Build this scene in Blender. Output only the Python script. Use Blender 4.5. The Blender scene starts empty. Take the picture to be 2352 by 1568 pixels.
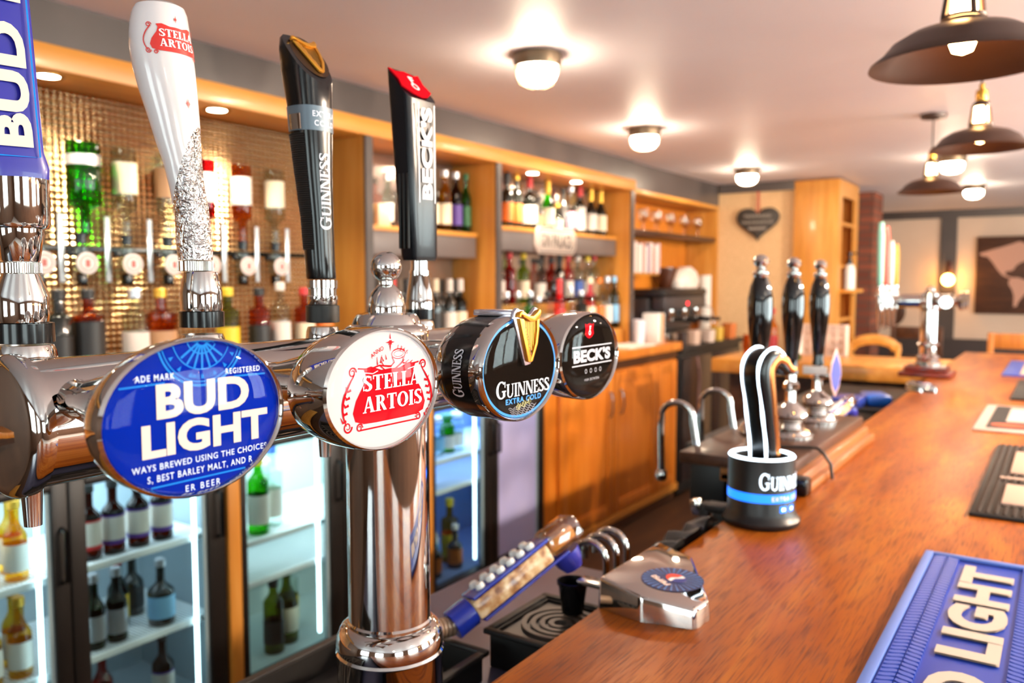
import bpy, bmesh, math, random
from mathutils import Vector, Matrix
random.seed(7)
PI = math.pi
SC = bpy.context.scene
COL = SC.collection
def R(d): return math.radians(d)

# ---------------------------------------------------------------- camera
cam_data = bpy.data.cameras.new('camera')
cam = bpy.data.objects.new('camera', cam_data); COL.objects.link(cam)
cam.location = (0, 0, 1.52)
cam.rotation_euler = (R(90 - 4.2), 0, R(33.8))
cam_data.sensor_width = 36.0
cam_data.lens = 1900 / 2352 * 36.0
cam_data.clip_start = 0.02
cam_data.dof.use_dof = True
cam_data.dof.focus_distance = 0.60
cam_data.dof.aperture_fstop = 7.0
SC.camera = cam
# ---------------------------------------------------------------- view + world
SC.view_settings.view_transform = 'Standard'
SC.view_settings.look = 'None'
SC.view_settings.gamma = 1.0
SC.view_settings.use_curve_mapping = False
SC.view_settings.exposure = 0.92
try:
    SC.cycles.transparent_max_bounces = 32
    SC.cycles.max_bounces = 10
    SC.cycles.caustics_reflective = False
    SC.cycles.caustics_refractive = False
    SC.cycles.sample_clamp_indirect = 4.0
except Exception:
    pass
W = bpy.data.worlds.new('sky'); SC.world = W; W.use_nodes = True
bg = W.node_tree.nodes['Background']
bg.inputs[0].default_value = (0.75, 0.86, 1.0, 1); bg.inputs[1].default_value = 0.9
def area(name, loc, target, sx, sy, power, col):
    l = bpy.data.lights.new(name, 'AREA'); l.shape = 'RECTANGLE'; l.size = sx; l.size_y = sy
    l.energy = power; l.color = col
    o = bpy.data.objects.new(name, l); COL.objects.link(o); o.location = loc
    o.rotation_euler = (Vector(target) - Vector(loc)).to_track_quat('-Z', 'Y').to_euler()
    return o
# daylight through side and rear windows; the two farther side ones are added fill
for y, pw in ((-1.9, 40), (0.6, 45), (3.1, 85), (5.6, 100)):
    area('window_daylight', (3.75, y, 1.5), (0, y, 1.2), 1.5, 1.25, pw, (0.88, 0.93, 1.0))
for x in (-1.4, 1.0):
    area('window_daylight', (x, -3.65, 1.5), (x, 0, 1.2), 1.3, 1.25, 30, (0.88, 0.93, 1.0))

# ---------------------------------------------------------------- materials
def lin(h):
    h = h.lstrip('#'); c = [int(h[i:i+2], 16) / 255 for i in (0, 2, 4)]
    return tuple((x / 12.92 if x <= .04045 else ((x + .055) / 1.055) ** 2.4) for x in c) + (1,)
MC = {}
def M(name, hexc='#888888', rough=.5, metal=0., coat=0., emit=0., spec=.5, ehex=None):
    if name in MC: return MC[name]
    m = bpy.data.materials.new(name); m.use_nodes = True
    b = m.node_tree.nodes['Principled BSDF']
    c = lin(hexc); b.inputs['Base Color'].default_value = c
    b.inputs['Roughness'].default_value = rough; b.inputs['Metallic'].default_value = metal
    b.inputs['Coat Weight'].default_value = coat; b.inputs['Coat Roughness'].default_value = .05
    b.inputs['Specular IOR Level'].default_value = spec
    if emit:
        b.inputs['Emission Color'].default_value = lin(ehex) if ehex else c
        b.inputs['Emission Strength'].default_value = emit
    m.diffuse_color = c
    MC[name] = m; return m
def glass(name, hexc, edge=.55, base=.03, rough=.02):
    """thin clear or tinted glass: transparency with a sheen that grows towards grazing angles"""
    if name in MC: return MC[name]
    m = bpy.data.materials.new(name); m.use_nodes = True
    n = m.node_tree.nodes; k = m.node_tree.links
    for x in list(n): n.remove(x)
    out = n.new('ShaderNodeOutputMaterial'); mix = n.new('ShaderNodeMixShader')
    t = n.new('ShaderNodeBsdfTransparent'); t.inputs[0].default_value = lin(hexc)
    g = n.new('ShaderNodeBsdfGlossy'); g.inputs['Roughness'].default_value = rough
    lw = n.new('ShaderNodeLayerWeight'); lw.inputs[0].default_value = .5
    p = n.new('ShaderNodeMath'); p.operation = 'POWER'; p.inputs[1].default_value = 3.
    a = n.new('ShaderNodeMath'); a.operation = 'MULTIPLY_ADD'; a.inputs[1].default_value = edge; a.inputs[2].default_value = base
    k.new(lw.outputs['Facing'], p.inputs[0]); k.new(p.outputs[0], a.inputs[0]); k.new(a.outputs[0], mix.inputs[0])
    k.new(t.outputs[0], mix.inputs[1]); k.new(g.outputs[0], mix.inputs[2]); k.new(mix.outputs[0], out.inputs[0])
    MC[name] = m; return m
def noise_mat(name, cols, scale, stretch=(1, 1, 1), rough=.5, coat=0., bump=0., detail=8, dist=0., spec=.5, croughness=.1, metal=0.):
    """colour ramp over stretched noise in object space; cols = [(pos, hex), ...]"""
    if name in MC: return MC[name]
    m = bpy.data.materials.new(name); m.use_nodes = True
    n = m.node_tree.nodes; k = m.node_tree.links; b = n['Principled BSDF']
    tc = n.new('ShaderNodeTexCoord'); mp = n.new('ShaderNodeMapping'); mp.inputs['Scale'].default_value = stretch
    nz = n.new('ShaderNodeTexNoise'); nz.inputs['Scale'].default_value = scale; nz.inputs['Detail'].default_value = detail
    nz.inputs['Distortion'].default_value = dist
    cr = n.new('ShaderNodeValToRGB'); e = cr.color_ramp.elements
    while len(e) < len(cols): e.new(.5)
    for i, (p, h) in enumerate(cols): e[i].position = p; e[i].color = lin(h)
    k.new(tc.outputs['Object'], mp.inputs[0]); k.new(mp.outputs[0], nz.inputs['Vector'])
    k.new(nz.outputs['Fac'], cr.inputs[0]); k.new(cr.outputs[0], b.inputs['Base Color'])
    b.inputs['Roughness'].default_value = rough; b.inputs['Coat Weight'].default_value = coat
    b.inputs['Coat Roughness'].default_value = croughness; b.inputs['Specular IOR Level'].default_value = spec
    b.inputs['Metallic'].default_value = metal
    if bump:
        bp = n.new('ShaderNodeBump'); bp.inputs['Strength'].default_value = bump; bp.inputs['Distance'].default_value = .002
        k.new(nz.outputs['Fac'], bp.inputs['Height']); k.new(bp.outputs[0], b.inputs['Normal'])
    MC[name] = m; return m
def counter_wood():
    m = bpy.data.materials.new('counter_wood'); m.use_nodes = True
    n = m.node_tree.nodes; k = m.node_tree.links; b = n['Principled BSDF']
    tc = n.new('ShaderNodeTexCoord')
    def nz(sc, st, det, dist=0.):
        mp = n.new('ShaderNodeMapping'); mp.inputs['Scale'].default_value = st
        t = n.new('ShaderNodeTexNoise'); t.inputs['Scale'].default_value = sc; t.inputs['Detail'].default_value = det
        t.inputs['Distortion'].default_value = dist
        k.new(tc.outputs['Object'], mp.inputs[0]); k.new(mp.outputs[0], t.inputs['Vector']); return t
    def ramp(src, cols):
        cr = n.new('ShaderNodeValToRGB'); e = cr.color_ramp.elements
        while len(e) < len(cols): e.new(.5)
        for i, (p, h) in enumerate(cols): e[i].position = p; e[i].color = lin(h)
        k.new(src, cr.inputs[0]); return cr
    def mul(a, b_, f=1.):
        x = n.new('ShaderNodeMix'); x.data_type = 'RGBA'; x.blend_type = 'MULTIPLY'; x.inputs[0].default_value = f
        k.new(a, x.inputs[6]); k.new(b_, x.inputs[7]); return x.outputs[2]
    broad = ramp(nz(3, (5, .8, 5), 4, .6).outputs['Fac'], [(.3, '#904307'), (.5, '#ae5c10'), (.72, '#c67a24')])
    grain = ramp(nz(30, (14, .55, 14), 6, .3).outputs['Fac'], [(.36, '#8f7a66'), (.5, '#ffffff'), (1, '#ffffff')])
    fleck = ramp(nz(60, (10, 1.0, 10), 2).outputs['Fac'], [(.62, '#ffffff'), (.70, '#ffffff'), (.9, '#ffffff')])
    c = mul(broad.outputs[0], grain.outputs[0], .7)
    k.new(c, b.inputs['Base Color'])
    b.inputs['Roughness'].default_value = .36; b.inputs['Coat Weight'].default_value = .03; b.inputs['Coat Roughness'].default_value = .25; b.inputs['Specular IOR Level'].default_value = .2
    bp = n.new('ShaderNodeBump'); bp.inputs['Strength'].default_value = .25; bp.inputs['Distance'].default_value = .001
    k.new(grain.outputs[0], bp.inputs['Height']); k.new(bp.outputs[0], b.inputs['Normal'])
    MC['counter_wood'] = m; return m
def dimple_metal():
    """embossed metal sheet: pillow dimples in a diagonal grid across y and z"""
    m = bpy.data.materials.new('embossed_metal'); m.use_nodes = True
    n = m.node_tree.nodes; k = m.node_tree.links; b = n['Principled BSDF']
    tc = n.new('ShaderNodeTexCoord'); sx = n.new('ShaderNodeSeparateXYZ'); k.new(tc.outputs['Object'], sx.inputs[0])
    def mth(op, a, c=None):
        x = n.new('ShaderNodeMath'); x.operation = op
        for i, v in enumerate((a, c)):
            if v is None: continue
            if isinstance(v, (int, float)): x.inputs[i].default_value = v
            else: k.new(v, x.inputs[i])
        return x.outputs[0]
    f = 150.
    u = mth('MULTIPLY', mth('ADD', sx.outputs[1], sx.outputs[2]), f); v = mth('MULTIPLY', mth('SUBTRACT', sx.outputs[1], sx.outputs[2]), f)
    h = mth('MULTIPLY', mth('SINE', u), mth('SINE', v))
    bp = n.new('ShaderNodeBump'); bp.inputs['Strength'].default_value = .65; bp.inputs['Distance'].default_value = .012
    k.new(h, bp.inputs['Height']); k.new(bp.outputs[0], b.inputs['Normal'])
    b.inputs['Base Color'].default_value = lin('#f2ca96'); b.inputs['Metallic'].default_value = 1.; b.inputs['Roughness'].default_value = .12
    MC['embossed_metal'] = m; return m
def brick_mat():
    m = bpy.data.materials.new('brick'); m.use_nodes = True
    n = m.node_tree.nodes; k = m.node_tree.links; b = n['Principled BSDF']
    tc = n.new('ShaderNodeTexCoord'); mp = n.new('ShaderNodeMapping'); mp.inputs['Rotation'].default_value = (R(90), 0, 0)
    t = n.new('ShaderNodeTexBrick'); t.inputs['Scale'].default_value = 1.; t.inputs['Brick Width'].default_value = .21
    t.inputs['Row Height'].default_value = .07; t.inputs['Mortar Size'].default_value = .008
    t.inputs['Color1'].default_value = lin('#8a4a34'); t.inputs['Color2'].default_value = lin('#6b3626'); t.inputs['Mortar'].default_value = lin('#5a4238')
    k.new(tc.outputs['Object'], mp.inputs[0]); k.new(mp.outputs[0], t.inputs['Vector']); k.new(t.outputs['Color'], b.inputs['Base Color'])
    b.inputs['Roughness'].default_value = .85; MC['brick'] = m; return m
WOOD = counter_wood(); DIMPLE = dimple_metal(); BRICK = brick_mat()
PLY = noise_mat('oak_veneer', [(.3, '#c07c2e'), (.5, '#cb8836'), (.7, '#d59748')], 3, (9, 9, .9), rough=.42, coat=.15)
PLYH = noise_mat('oak_veneer_rail', [(.3, '#c47e2c'), (.5, '#d08a34'), (.7, '#dd9c46')], 3, (9, .8, 9), rough=.4, coat=.15)
DOORW = noise_mat('oak_door', [(.3, '#ca701a'), (.5, '#d67c22'), (.7, '#e08a30')], 3, (9, 9, .8), rough=.4, coat=.2)
DARKW = noise_mat('dark_stained_wood', [(.3, '#341d11'), (.7, '#55331f')], 4, (8, .8, 8), rough=.4, coat=.08, spec=.3)
REDW = noise_mat('mahogany', [(.3, '#4a150c'), (.7, '#7a2a18')], 4, (8, 1, 8), rough=.3, coat=.4)
BOARDW = noise_mat('plinth_oak', [(.3, '#8a4e20'), (.7, '#b26e34')], 4, (8, .7, 8), rough=.35, coat=.3)
GREYP = noise_mat('charcoal_paint', [(.3, '#453e3c'), (.7, '#574e4b')], 2, rough=.33)
CEILM = noise_mat('ceiling_paint', [(.3, '#e0dce4'), (.7, '#e8e4ec')], 1.3, rough=.5, bump=.1)
CREAM = noise_mat('cream_wall', [(.3, '#d6bda8'), (.7, '#dfc8b4')], 2, rough=.7)
BURLAP = noise_mat('burlap', [(.35, '#d0aa7c'), (.65, '#e0ba8c')], 90, rough=.9, bump=.2)
FLOORM = noise_mat('floor_boards', [(.3, '#3a2417'), (.7, '#54361f')], 3, (6, .6, 1), rough=.5)
CHROME = M('chrome', '#cbc7c3', .045, 1.)
CHROMEB = M('brushed_chrome', '#c9c6c2', .2, 1.)
BLACKP = M('black_gloss', '#0a090a', .2, coat=.1, spec=.35)
BLACKM = M('black_matte', '#141312', .5)
RUBBER = M('black_rubber', '#171615', .6)
GREYR = M('grey_rubber', '#5c5650', .4, .3)
WHITE = M('white_plastic', '#e8e6e2', .35)
WCER = M('white_ceramic', '#d9cfcd', .2, coat=.4)
PAPER = M('paper_white', '#d9d1c7', .7)
GOLD = M('gold', '#e2a038', .36, .85)
BRASS = M('brass', '#b98a3c', .25, 1.)
RED = M('print_red', '#c4121e', .5, spec=0.)
BLUEP = M('print_blue', '#0f2fae', .35)
CYANP = M('print_cyan', '#1f78cc', .5, spec=0.)
CREAMP = M('print_cream', '#cfc2b4', .5, spec=.2)
STEEL = noise_mat('blue_grey_steel', [(.3, '#4a4d66'), (.7, '#5a5d78')], 3, rough=.32, metal=.3)
CLEAR = glass('clear_glass', '#eef4f0')
PANE = glass('fridge_pane', '#e6f2f4', edge=.35, base=.05)
DOME = glass('clear_resin', '#ffffff', edge=.14, base=.009, rough=.015)
# ---------------------------------------------------------------- mesh helpers
def FR(o, u, v):
    u = Vector(u).normalized(); v = Vector(v).normalized(); n = u.cross(v)
    m = Matrix((u, v, n)).transposed().to_4x4(); m.translation = Vector(o); return m
def T(x, y, z): return Matrix.Translation((x, y, z))
XF = lambda o: FR(o, (0, 1, 0), (0, 0, 1))           # local x=+Y, y=+Z, z=+X : a sign that faces +X
YF = lambda o: FR(o, (1, 0, 0), (0, 0, 1))           # local x=+X, y=+Z, z=-Y : a sign that faces -Y
class MB:
    def __init__(s): s.V = []; s.F = []; s.I = []; s.mi = 0; s.k = 0
    def add(s, vs, fs, mat=None):
        b = len(s.V)
        for v in vs:
            v = Vector(v); s.V.append(tuple(mat @ v) if mat else tuple(v))
        for f in fs: s.F.append([i + b for i in f]); s.I.append(s.mi)
        return s
    def bm(s, bm, mat=None):
        bm.verts.index_update()
        s.add([v.co.copy() for v in bm.verts], [[v.index for v in f.verts] for f in bm.faces], mat); bm.free(); return s
    def box(s, x0, x1, y0, y1, z0, z1, bev=0., mat=None, seg=2):
        bm = bmesh.new(); bmesh.ops.create_cube(bm, size=1)
        for v in bm.verts:
            v.co = Vector(((x0 + x1) / 2 + v.co.x * (x1 - x0), (y0 + y1) / 2 + v.co.y * (y1 - y0), (z0 + z1) / 2 + v.co.z * (z1 - z0)))
        if bev: bmesh.ops.bevel(bm, geom=list(bm.edges), offset=bev, segments=seg, affect='EDGES', profile=.5)
        return s.bm(bm, mat)
    def lathe(s, prof, n=28, mat=None, sx=1., sy=1., a0=0., a1=2 * PI, close=True):
        """profile of (r, z) pairs turned about local z"""
        vs = []; fs = []; full = abs(a1 - a0 - 2 * PI) < 1e-6; m = n if full else n + 1
        for (r, z) in prof:
            for i in range(m):
                a = a0 + (a1 - a0) * i / n; vs.append((r * math.cos(a) * sx, r * math.sin(a) * sy, z))
        for j in range(len(prof) - 1):
            for i in range(n):
                i2 = (i + 1) % m; fs.append((j * m + i, j * m + i2, (j + 1) * m + i2, (j + 1) * m + i))
        if close and full:
            if prof[0][0] > 1e-6: fs.append(tuple(reversed(range(m))))
            if prof[-1][0] > 1e-6: fs.append(tuple((len(prof) - 1) * m + i for i in range(m)))
        return s.add(vs, fs, mat)
    def tube(s, pts, r, n=10, mat=None, cap=True):
        pts = [Vector(p) for p in pts]; rr = r if isinstance(r, (list, tuple)) else [r] * len(pts)
        vs = []; fs = []; up = Vector((0, 0, 1)); t0 = (pts[1] - pts[0]).normalized()
        a = t0.cross(up); a = a.normalized() if a.length > 1e-3 else Vector((1, 0, 0))
        for i, p in enumerate(pts):
            t = (pts[min(i + 1, len(pts) - 1)] - pts[max(i - 1, 0)]).normalized()
            a = (a - t * a.dot(t)).normalized(); b = t.cross(a)
            for j in range(n):
                q = 2 * PI * j / n; vs.append(p + (a * math.cos(q) + b * math.sin(q)) * rr[i])
        for i in range(len(pts) - 1):
            for j in range(n):
                j2 = (j + 1) % n; fs.append((i * n + j, i * n + j2, (i + 1) * n + j2, (i + 1) * n + j))
        if cap: fs.append(tuple(reversed(range(n)))); fs.append(tuple((len(pts) - 1) * n + j for j in range(n)))
        return s.add(vs, fs, mat)
    def prism(s, poly, z0, z1, mat=None, bev=0.):
        if z0 == z1: s.k += 1; z0 = z1 = z0 + s.k * 4e-6
        bm = bmesh.new(); vs = [bm.verts.new((p[0], p[1], z0)) for p in poly]; f = bm.faces.new(vs)
        bmesh.ops.recalc_face_normals(bm, faces=[f])
        if abs(z1 - z0) > 1e-9:
            r = bmesh.ops.extrude_face_region(bm, geom=[f])
            bmesh.ops.translate(bm, verts=[e for e in r['geom'] if isinstance(e, bmesh.types.BMVert)], vec=(0, 0, z1 - z0))
            bmesh.ops.recalc_face_normals(bm, faces=list(bm.faces))
            if bev: bmesh.ops.bevel(bm, geom=list(bm.edges), offset=bev, segments=2, affect='EDGES', profile=.5)
        else: bmesh.ops.triangulate(bm, faces=list(bm.faces))
        return s.bm(bm, mat)
    def loft(s, secs, n=32, mat=None, cap=True):
        """secs: (cx, cy, z, half_x, half_y, power) rings joined along z"""
        vs = []; fs = []
        for q in secs:
            cx, cy, z, a, b = q[:5]; p = q[5] if len(q) > 5 else 2.
            for i in range(n):
                t = 2 * PI * i / n; c, d = math.cos(t), math.sin(t)
                vs.append((cx + a * math.copysign(abs(c) ** (2 / p), c), cy + b * math.copysign(abs(d) ** (2 / p), d), z))
        for j in range(len(secs) - 1):
            for i in range(n):
                i2 = (i + 1) % n; fs.append((j * n + i, j * n + i2, (j + 1) * n + i2, (j + 1) * n + i))
        if cap: fs.append(tuple(reversed(range(n)))); fs.append(tuple((len(secs) - 1) * n + i for i in range(n)))
        return s.add(vs, fs, mat)
    def sphere(s, c, r, mat=None, n=20, m=12, sz=1.):
        return s.lathe([(r * math.sin(PI * j / m), -r * math.cos(PI * j / m) * sz) for j in range(m + 1)], n, (mat or Matrix()) @ T(*c), close=False)
    def disc(s, w, h, z=0., n=48, mat=None, a0=0, a1=2 * PI):
        vs = [(0, 0, z)] + [(w / 2 * math.cos(a0 + (a1 - a0) * i / n), h / 2 * math.sin(a0 + (a1 - a0) * i / n), z) for i in range(n + 1)]
        return s.add(vs, [(0, i, i + 1) for i in range(1, n + 1)], mat)
    def ring(s, rx, ry, t, z=0., n=48, a0=0., a1=2 * PI, c=(0, 0), mat=None):
        vs = []; fs = []; s.k += 1; z += s.k * 4e-6
        for i in range(n + 1):
            a = a0 + (a1 - a0) * i / n
            vs += [(c[0] + rx * math.cos(a), c[1] + ry * math.sin(a), z), (c[0] + (rx - t) * math.cos(a), c[1] + (ry - t) * math.sin(a), z)]
        for i in range(n): fs.append((2 * i, 2 * i + 2, 2 * i + 3, 2 * i + 1))
        return s.add(vs, fs, mat)
    def dome(s, w, h, sag, z=0., mat=None, n=48, m=8):
        return s.lathe([(math.cos(PI / 2 * j / m), z + sag * math.sin(PI / 2 * j / m)) for j in range(m + 1)], n, mat, sx=w / 2, sy=h / 2, close=False)
    def line(s, pts, wd, z=0., mat=None):
        """flat ribbon along 2D points"""
        s.k += 1; z += s.k * 4e-6
        P = [Vector((p[0], p[1])) for p in pts]; vs = []; fs = []
        for i, p in enumerate(P):
            t = (P[min(i + 1, len(P) - 1)] - P[max(i - 1, 0)]).normalized(); q = Vector((-t.y, t.x)) * (wd[i] if isinstance(wd, list) else wd) / 2
            vs += [(p.x + q.x, p.y + q.y, z), (p.x - q.x, p.y - q.y, z)]
        for i in range(len(P) - 1): fs.append((2 * i, 2 * i + 1, 2 * i + 3, 2 * i + 2))
        return s.add(vs, fs, mat)
    def text(s, g, mat=None, w=None, h=None, c=(0, 0), warp=None, z=0.):
        """place text geometry g=(verts, faces), centred at c, fitted to width w and height h"""
        xs = [v[0] for v in g[0]]; ys = [v[1] for v in g[0]]; x0, x1, y0, y1 = min(xs), max(xs), min(ys), max(ys)
        ky = h / (y1 - y0) if h else None; kx = w / (x1 - x0) if w else ky
        ky = ky or kx
        vs = []
        for v in g[0]:
            p = (c[0] + (v[0] - (x0 + x1) / 2) * kx, c[1] + (v[1] - (y0 + y1) / 2) * ky, z + v[2])
            vs.append(warp(p) if warp else p)
        return s.add(vs, g[1], mat)
    def cut(s, co, no):
        """slice off what lies on the +no side; returns the rim polygon"""
        bm = bmesh.new(); vs = [bm.verts.new(v) for v in s.V]
        for f in s.F:
            try: bm.faces.new([vs[i] for i in f])
            except ValueError: pass
        r = bmesh.ops.bisect_plane(bm, geom=list(bm.verts) + list(bm.edges) + list(bm.faces), plane_co=co, plane_no=no, clear_outer=True)
        ed = [e for e in r['geom_cut'] if isinstance(e, bmesh.types.BMEdge)]
        f = bmesh.ops.edgenet_fill(bm, edges=ed)['faces']
        rim = [[v.co.copy() for v in x.verts] for x in f]
        s.V = []; s.F = []; s.I = []; s.bm(bm); return rim[0] if rim else []
def obj(name, mb, mats, parent=None, loc=None, angle=38, **tags):
    me = bpy.data.meshes.new(name); me.from_pydata([tuple(v) for v in mb.V], [], mb.F)
    mats = mats if isinstance(mats, (list, tuple)) else [mats]
    for m in mats: me.materials.append(m)
    me.polygons.foreach_set('material_index', [min(i, len(mats) - 1) for i in mb.I])
    me.polygons.foreach_set('use_smooth', [True] * len(me.polygons))
    me.update(); me.set_sharp_from_angle(angle=R(angle))
    o = bpy.data.objects.new(name, me); COL.objects.link(o)
    if parent: o.parent = parent
    if loc: o.location = loc
    for k, v in tags.items(): o[k] = v
    return o
def thing(name, label, cat, loc=(0, 0, 0), rz=0., group=None):
    o = bpy.data.objects.new(name, None); COL.objects.link(o); o.location = loc; o.rotation_euler = (0, 0, rz)
    o.empty_display_size = .05; o['label'] = label; o['category'] = cat
    if group: o['group'] = group
    return o
def tag(o, label, cat, group=None):
    o['label'] = label; o['category'] = cat
    if group: o['group'] = group
    return o
def struct(name, mb, mats, **k):
    o = obj(name, mb, mats, **k); o['kind'] = 'structure'; return o
def dup(root, loc, rz=0., label=None, group=None):
    r = root.copy(); COL.objects.link(r); r.location = loc; r.rotation_euler = (0, 0, rz)
    if label: r['label'] = label
    if group: r['group'] = group
    for ch in list(root.children):
        c = ch.copy(); COL.objects.link(c); c.parent = r
        for g in list(ch.children):
            d = g.copy(); COL.objects.link(d); d.parent = c
    return r
def point(name, loc, power, col, r=.03, parent=None):
    l = bpy.data.lights.new(name, 'POINT'); l.energy = power; l.color = col; l.shadow_soft_size = r
    o = bpy.data.objects.new(name, l); COL.objects.link(o); o.location = loc
    return o
# ---------------------------------------------------------------- lettering
TC = {}
def sans(s, bold=.0, spacing=1., lines=1.):
    key = (s, bold, spacing)
    if key in TC: return TC[key]
    cu = bpy.data.curves.new('t', 'FONT'); cu.body = s; cu.offset = bold; cu.space_character = spacing; cu.resolution_u = 4
    cu.space_line = lines; cu.align_x = 'CENTER'
    o = bpy.data.objects.new('t', cu); COL.objects.link(o)
    dg = bpy.context.evaluated_depsgraph_get(); dg.update()
    me = bpy.data.meshes.new_from_object(o.evaluated_get(dg))
    g = ([tuple(v.co) for v in me.vertices], [list(p.vertices) for p in me.polygons])
    bpy.data.objects.remove(o); bpy.data.curves.remove(cu); bpy.data.meshes.remove(me)
    TC[key] = g; return g
def serif(s, tk=.2, small=1., gap=.07):
    """roman capitals with slab ends; letters after the first are scaled by small"""
    mb = MB(); x = 0.
    def zz(): mb.k += 1; return mb.k * 5e-6
    def rect(a, b, c, d): z = zz(); mb.add([(x + a * k, c * k, z), (x + b * k, c * k, z), (x + b * k, d * k, z), (x + a * k, d * k, z)], [(0, 1, 2, 3)])
    def quad(*p): z = zz(); mb.add([(x + a * k, b * k, z) for a, b in p], [(0, 1, 2, 3)])
    def arc(cx, cy, rx, ry, a0, a1, t=None, tn=.08, n=18):
        t = t or tk; vs = []; z = zz()
        for i in range(n + 1):
            a = R(a0 + (a1 - a0) * i / n); c, d = math.cos(a), math.sin(a)
            vs += [(x + (cx + rx * c) * k, (cy + ry * d) * k, z), (x + (cx + (rx - t) * c) * k, (cy + (ry - tn) * d) * k, z)]
        mb.add(vs, [(2 * i, 2 * i + 2, 2 * i + 3, 2 * i + 1) for i in range(n)])
    t = tk; h = t * .45
    for i, ch in enumerate(s):
        k = 1. if i == 0 else small
        if ch == ' ': x += .35 * k; continue
        if ch == 'G':
            arc(.45, .5, .45, .5, 45, 325); rect(.78 - t, .78, .1, .42); rect(.5, .86, .38, .45); rect(.74, .80, .62, .95); w = .86
        elif ch == 'O': arc(.45, .5, .45, .5, 0, 360, n=30); w = .9
        elif ch == 'U':
            rect(.08, .08 + t, .3, 1); arc(.42, .3, .34, .3, 180, 360, t=t * .8); rect(.68, .76, .3, 1); rect(0, .16 + t, .94, 1); rect(.58, .86, .94, 1); w = .86
        elif ch == 'I': rect(.08, .08 + t, 0, 1); rect(0, .16 + t, 0, .06); rect(0, .16 + t, .94, 1); w = .16 + t
        elif ch == 'N':
            rect(.08, .16, 0, 1); rect(.76, .84, 0, 1); quad((.06, 1), (.06 + t * 1.2, 1), (.84, 0), (.84 - t * 1.2, 0)); rect(0, .24, 0, .06); rect(0, .2, .94, 1); rect(.66, .92, .94, 1); w = .92
        elif ch == 'E':
            rect(.08, .08 + t, 0, 1); rect(.08, .62, 0, .07); rect(.08, .6, .93, 1); rect(.08, .5, .47, .54); rect(.56, .63, 0, .24); rect(.54, .61, .76, 1); rect(.44, .5, .4, .62); rect(0, .2, 0, .06); rect(0, .2, .94, 1); w = .64
        elif ch == 'L':
            rect(.08, .08 + t, 0, 1); rect(.08, .6, 0, .07); rect(.54, .62, 0, .28); rect(0, .16 + t, .94, 1); rect(0, .2, 0, .06); w = .62
        elif ch == 'T':
            rect(.38 - t / 2, .38 + t / 2, 0, 1); rect(0, .76, .92, 1); rect(0, .07, .74, 1); rect(.69, .76, .74, 1); rect(.3 - t / 2, .46 + t / 2, 0, .06); w = .76
        elif ch == 'A':
            quad((.05, 0), (.05 + h, 0), (.42 + h * .3, 1), (.36, 1)); quad((.36, 1), (.36 + t * .8, 1), (.82, 0), (.82 - t, 0)); rect(.2, .62, .28, .36); rect(-.03, .24, 0, .06); rect(.52, .9, 0, .06); w = .88
        elif ch == 'R':
            rect(.08, .08 + t, 0, 1); arc(.36, .74, .34, .26, -90, 90); rect(.1, .38, .93, 1); rect(.1, .38, .48, .55); quad((.34, .5), (.34 + t, .5), (.86, 0), (.86 - t, 0)); rect(0, .16 + t, 0, .06); rect(0, .2, .94, 1); w = .84
        elif ch == 'S':
            arc(.33, .745, .31, .255, 35, 255, t=t * .85, tn=.1); arc(.33, .265, .33, .265, -145, 80, t=t * .95, tn=.1)
            quad((.08, .66), (.22, .74), (.62, .36), (.46, .26)); rect(.54, .6, .68, .95); rect(.0, .06, .05, .34); w = .66
        else: w = .5
        x += (w + gap) * k
    return mb.V, mb.F
# ---------------------------------------------------------------- room
ZC = 2.31
struct('floor', MB().box(-2.8, -.3, -3.6, 6.8, -.06, 0), FLOORM)
struct('floor_customer_side', MB().box(-.2999, 3.75, -3.6, 6.8, -.06, 0).box(-2.8, 3.75, 6.8001, 10.6, -.06, 0), noise_mat('pale_boards', [(.3, '#bdb6b0'), (.7, '#cfc8c2')], 3, (6, .6, 1), rough=.5))
struct('ceiling', MB().box(-2.8, 3.75, -3.6, 10.6, ZC, ZC + .08), CEILM)
struct('wall_left', MB().box(-2.82, -2.72, -3.6, 10.6, 0, ZC), noise_mat('brown_wall', [(.3, '#5c4334'), (.7, '#6a4e3c')], 2, rough=.6))
struct('wall_far', MB().box(-2.72, 3.6, 10.5, 10.6, 0, ZC), CREAM)
struct('wall_end', MB().box(-2.72, -1.8, 6.73, 6.83, 0, ZC), BURLAP)
def window_wall(name, n, axis, at, th, lo, hi, opens, z0, z1):
    mb = MB()
    def bx(a, b, c, d):
        if axis == 'x': mb.box(at, at + th, a, b, c, d)
        else: mb.box(a, b, at, at + th, c, d)
    bx(lo, hi, 0, z0); bx(lo, hi, z1, ZC); e = lo
    for a, b in opens: bx(e, a, z0, z1); e = b
    bx(e, hi, z0, z1); struct(name, mb, noise_mat('brown_wall', [(.3, '#5c4334'), (.7, '#6a4e3c')], 2, rough=.6))
    for a, b in opens:
        f = MB(); w = .05; mid = (a + b) / 2
        for p, q, r, s in ((a, a + w, z0, z1), (b - w, b, z0, z1), (a, b, z0, z0 + w), (a, b, z1 - w, z1), (mid - w / 2, mid + w / 2, z0, z1)):
            if axis == 'x': f.box(at + .02, at + .07, p, q, r, s)
            else: f.box(p, q, at + .02, at + .07, r, s)
        o = struct('window_%d' % n[0], f, WHITE); n[0] += 1
        g = MB()
        if axis == 'x': g.box(at + .04, at + .046, a + w, b - w, z0 + w, z1 - w)
        else: g.box(a + w, b - w, at + .04, at + .046, z0 + w, z1 - w)
        obj('pane', g, CLEAR, o)
wn = [1]
window_wall('wall_right', wn, 'x', 3.6, .1, -3.6, 10.6, [(y - .8, y + .8) for y in (-1.9, .6, 3.1, 5.6)], .85, 2.1)  # the two farther openings are added to bring fill onto the cupboards
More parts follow.
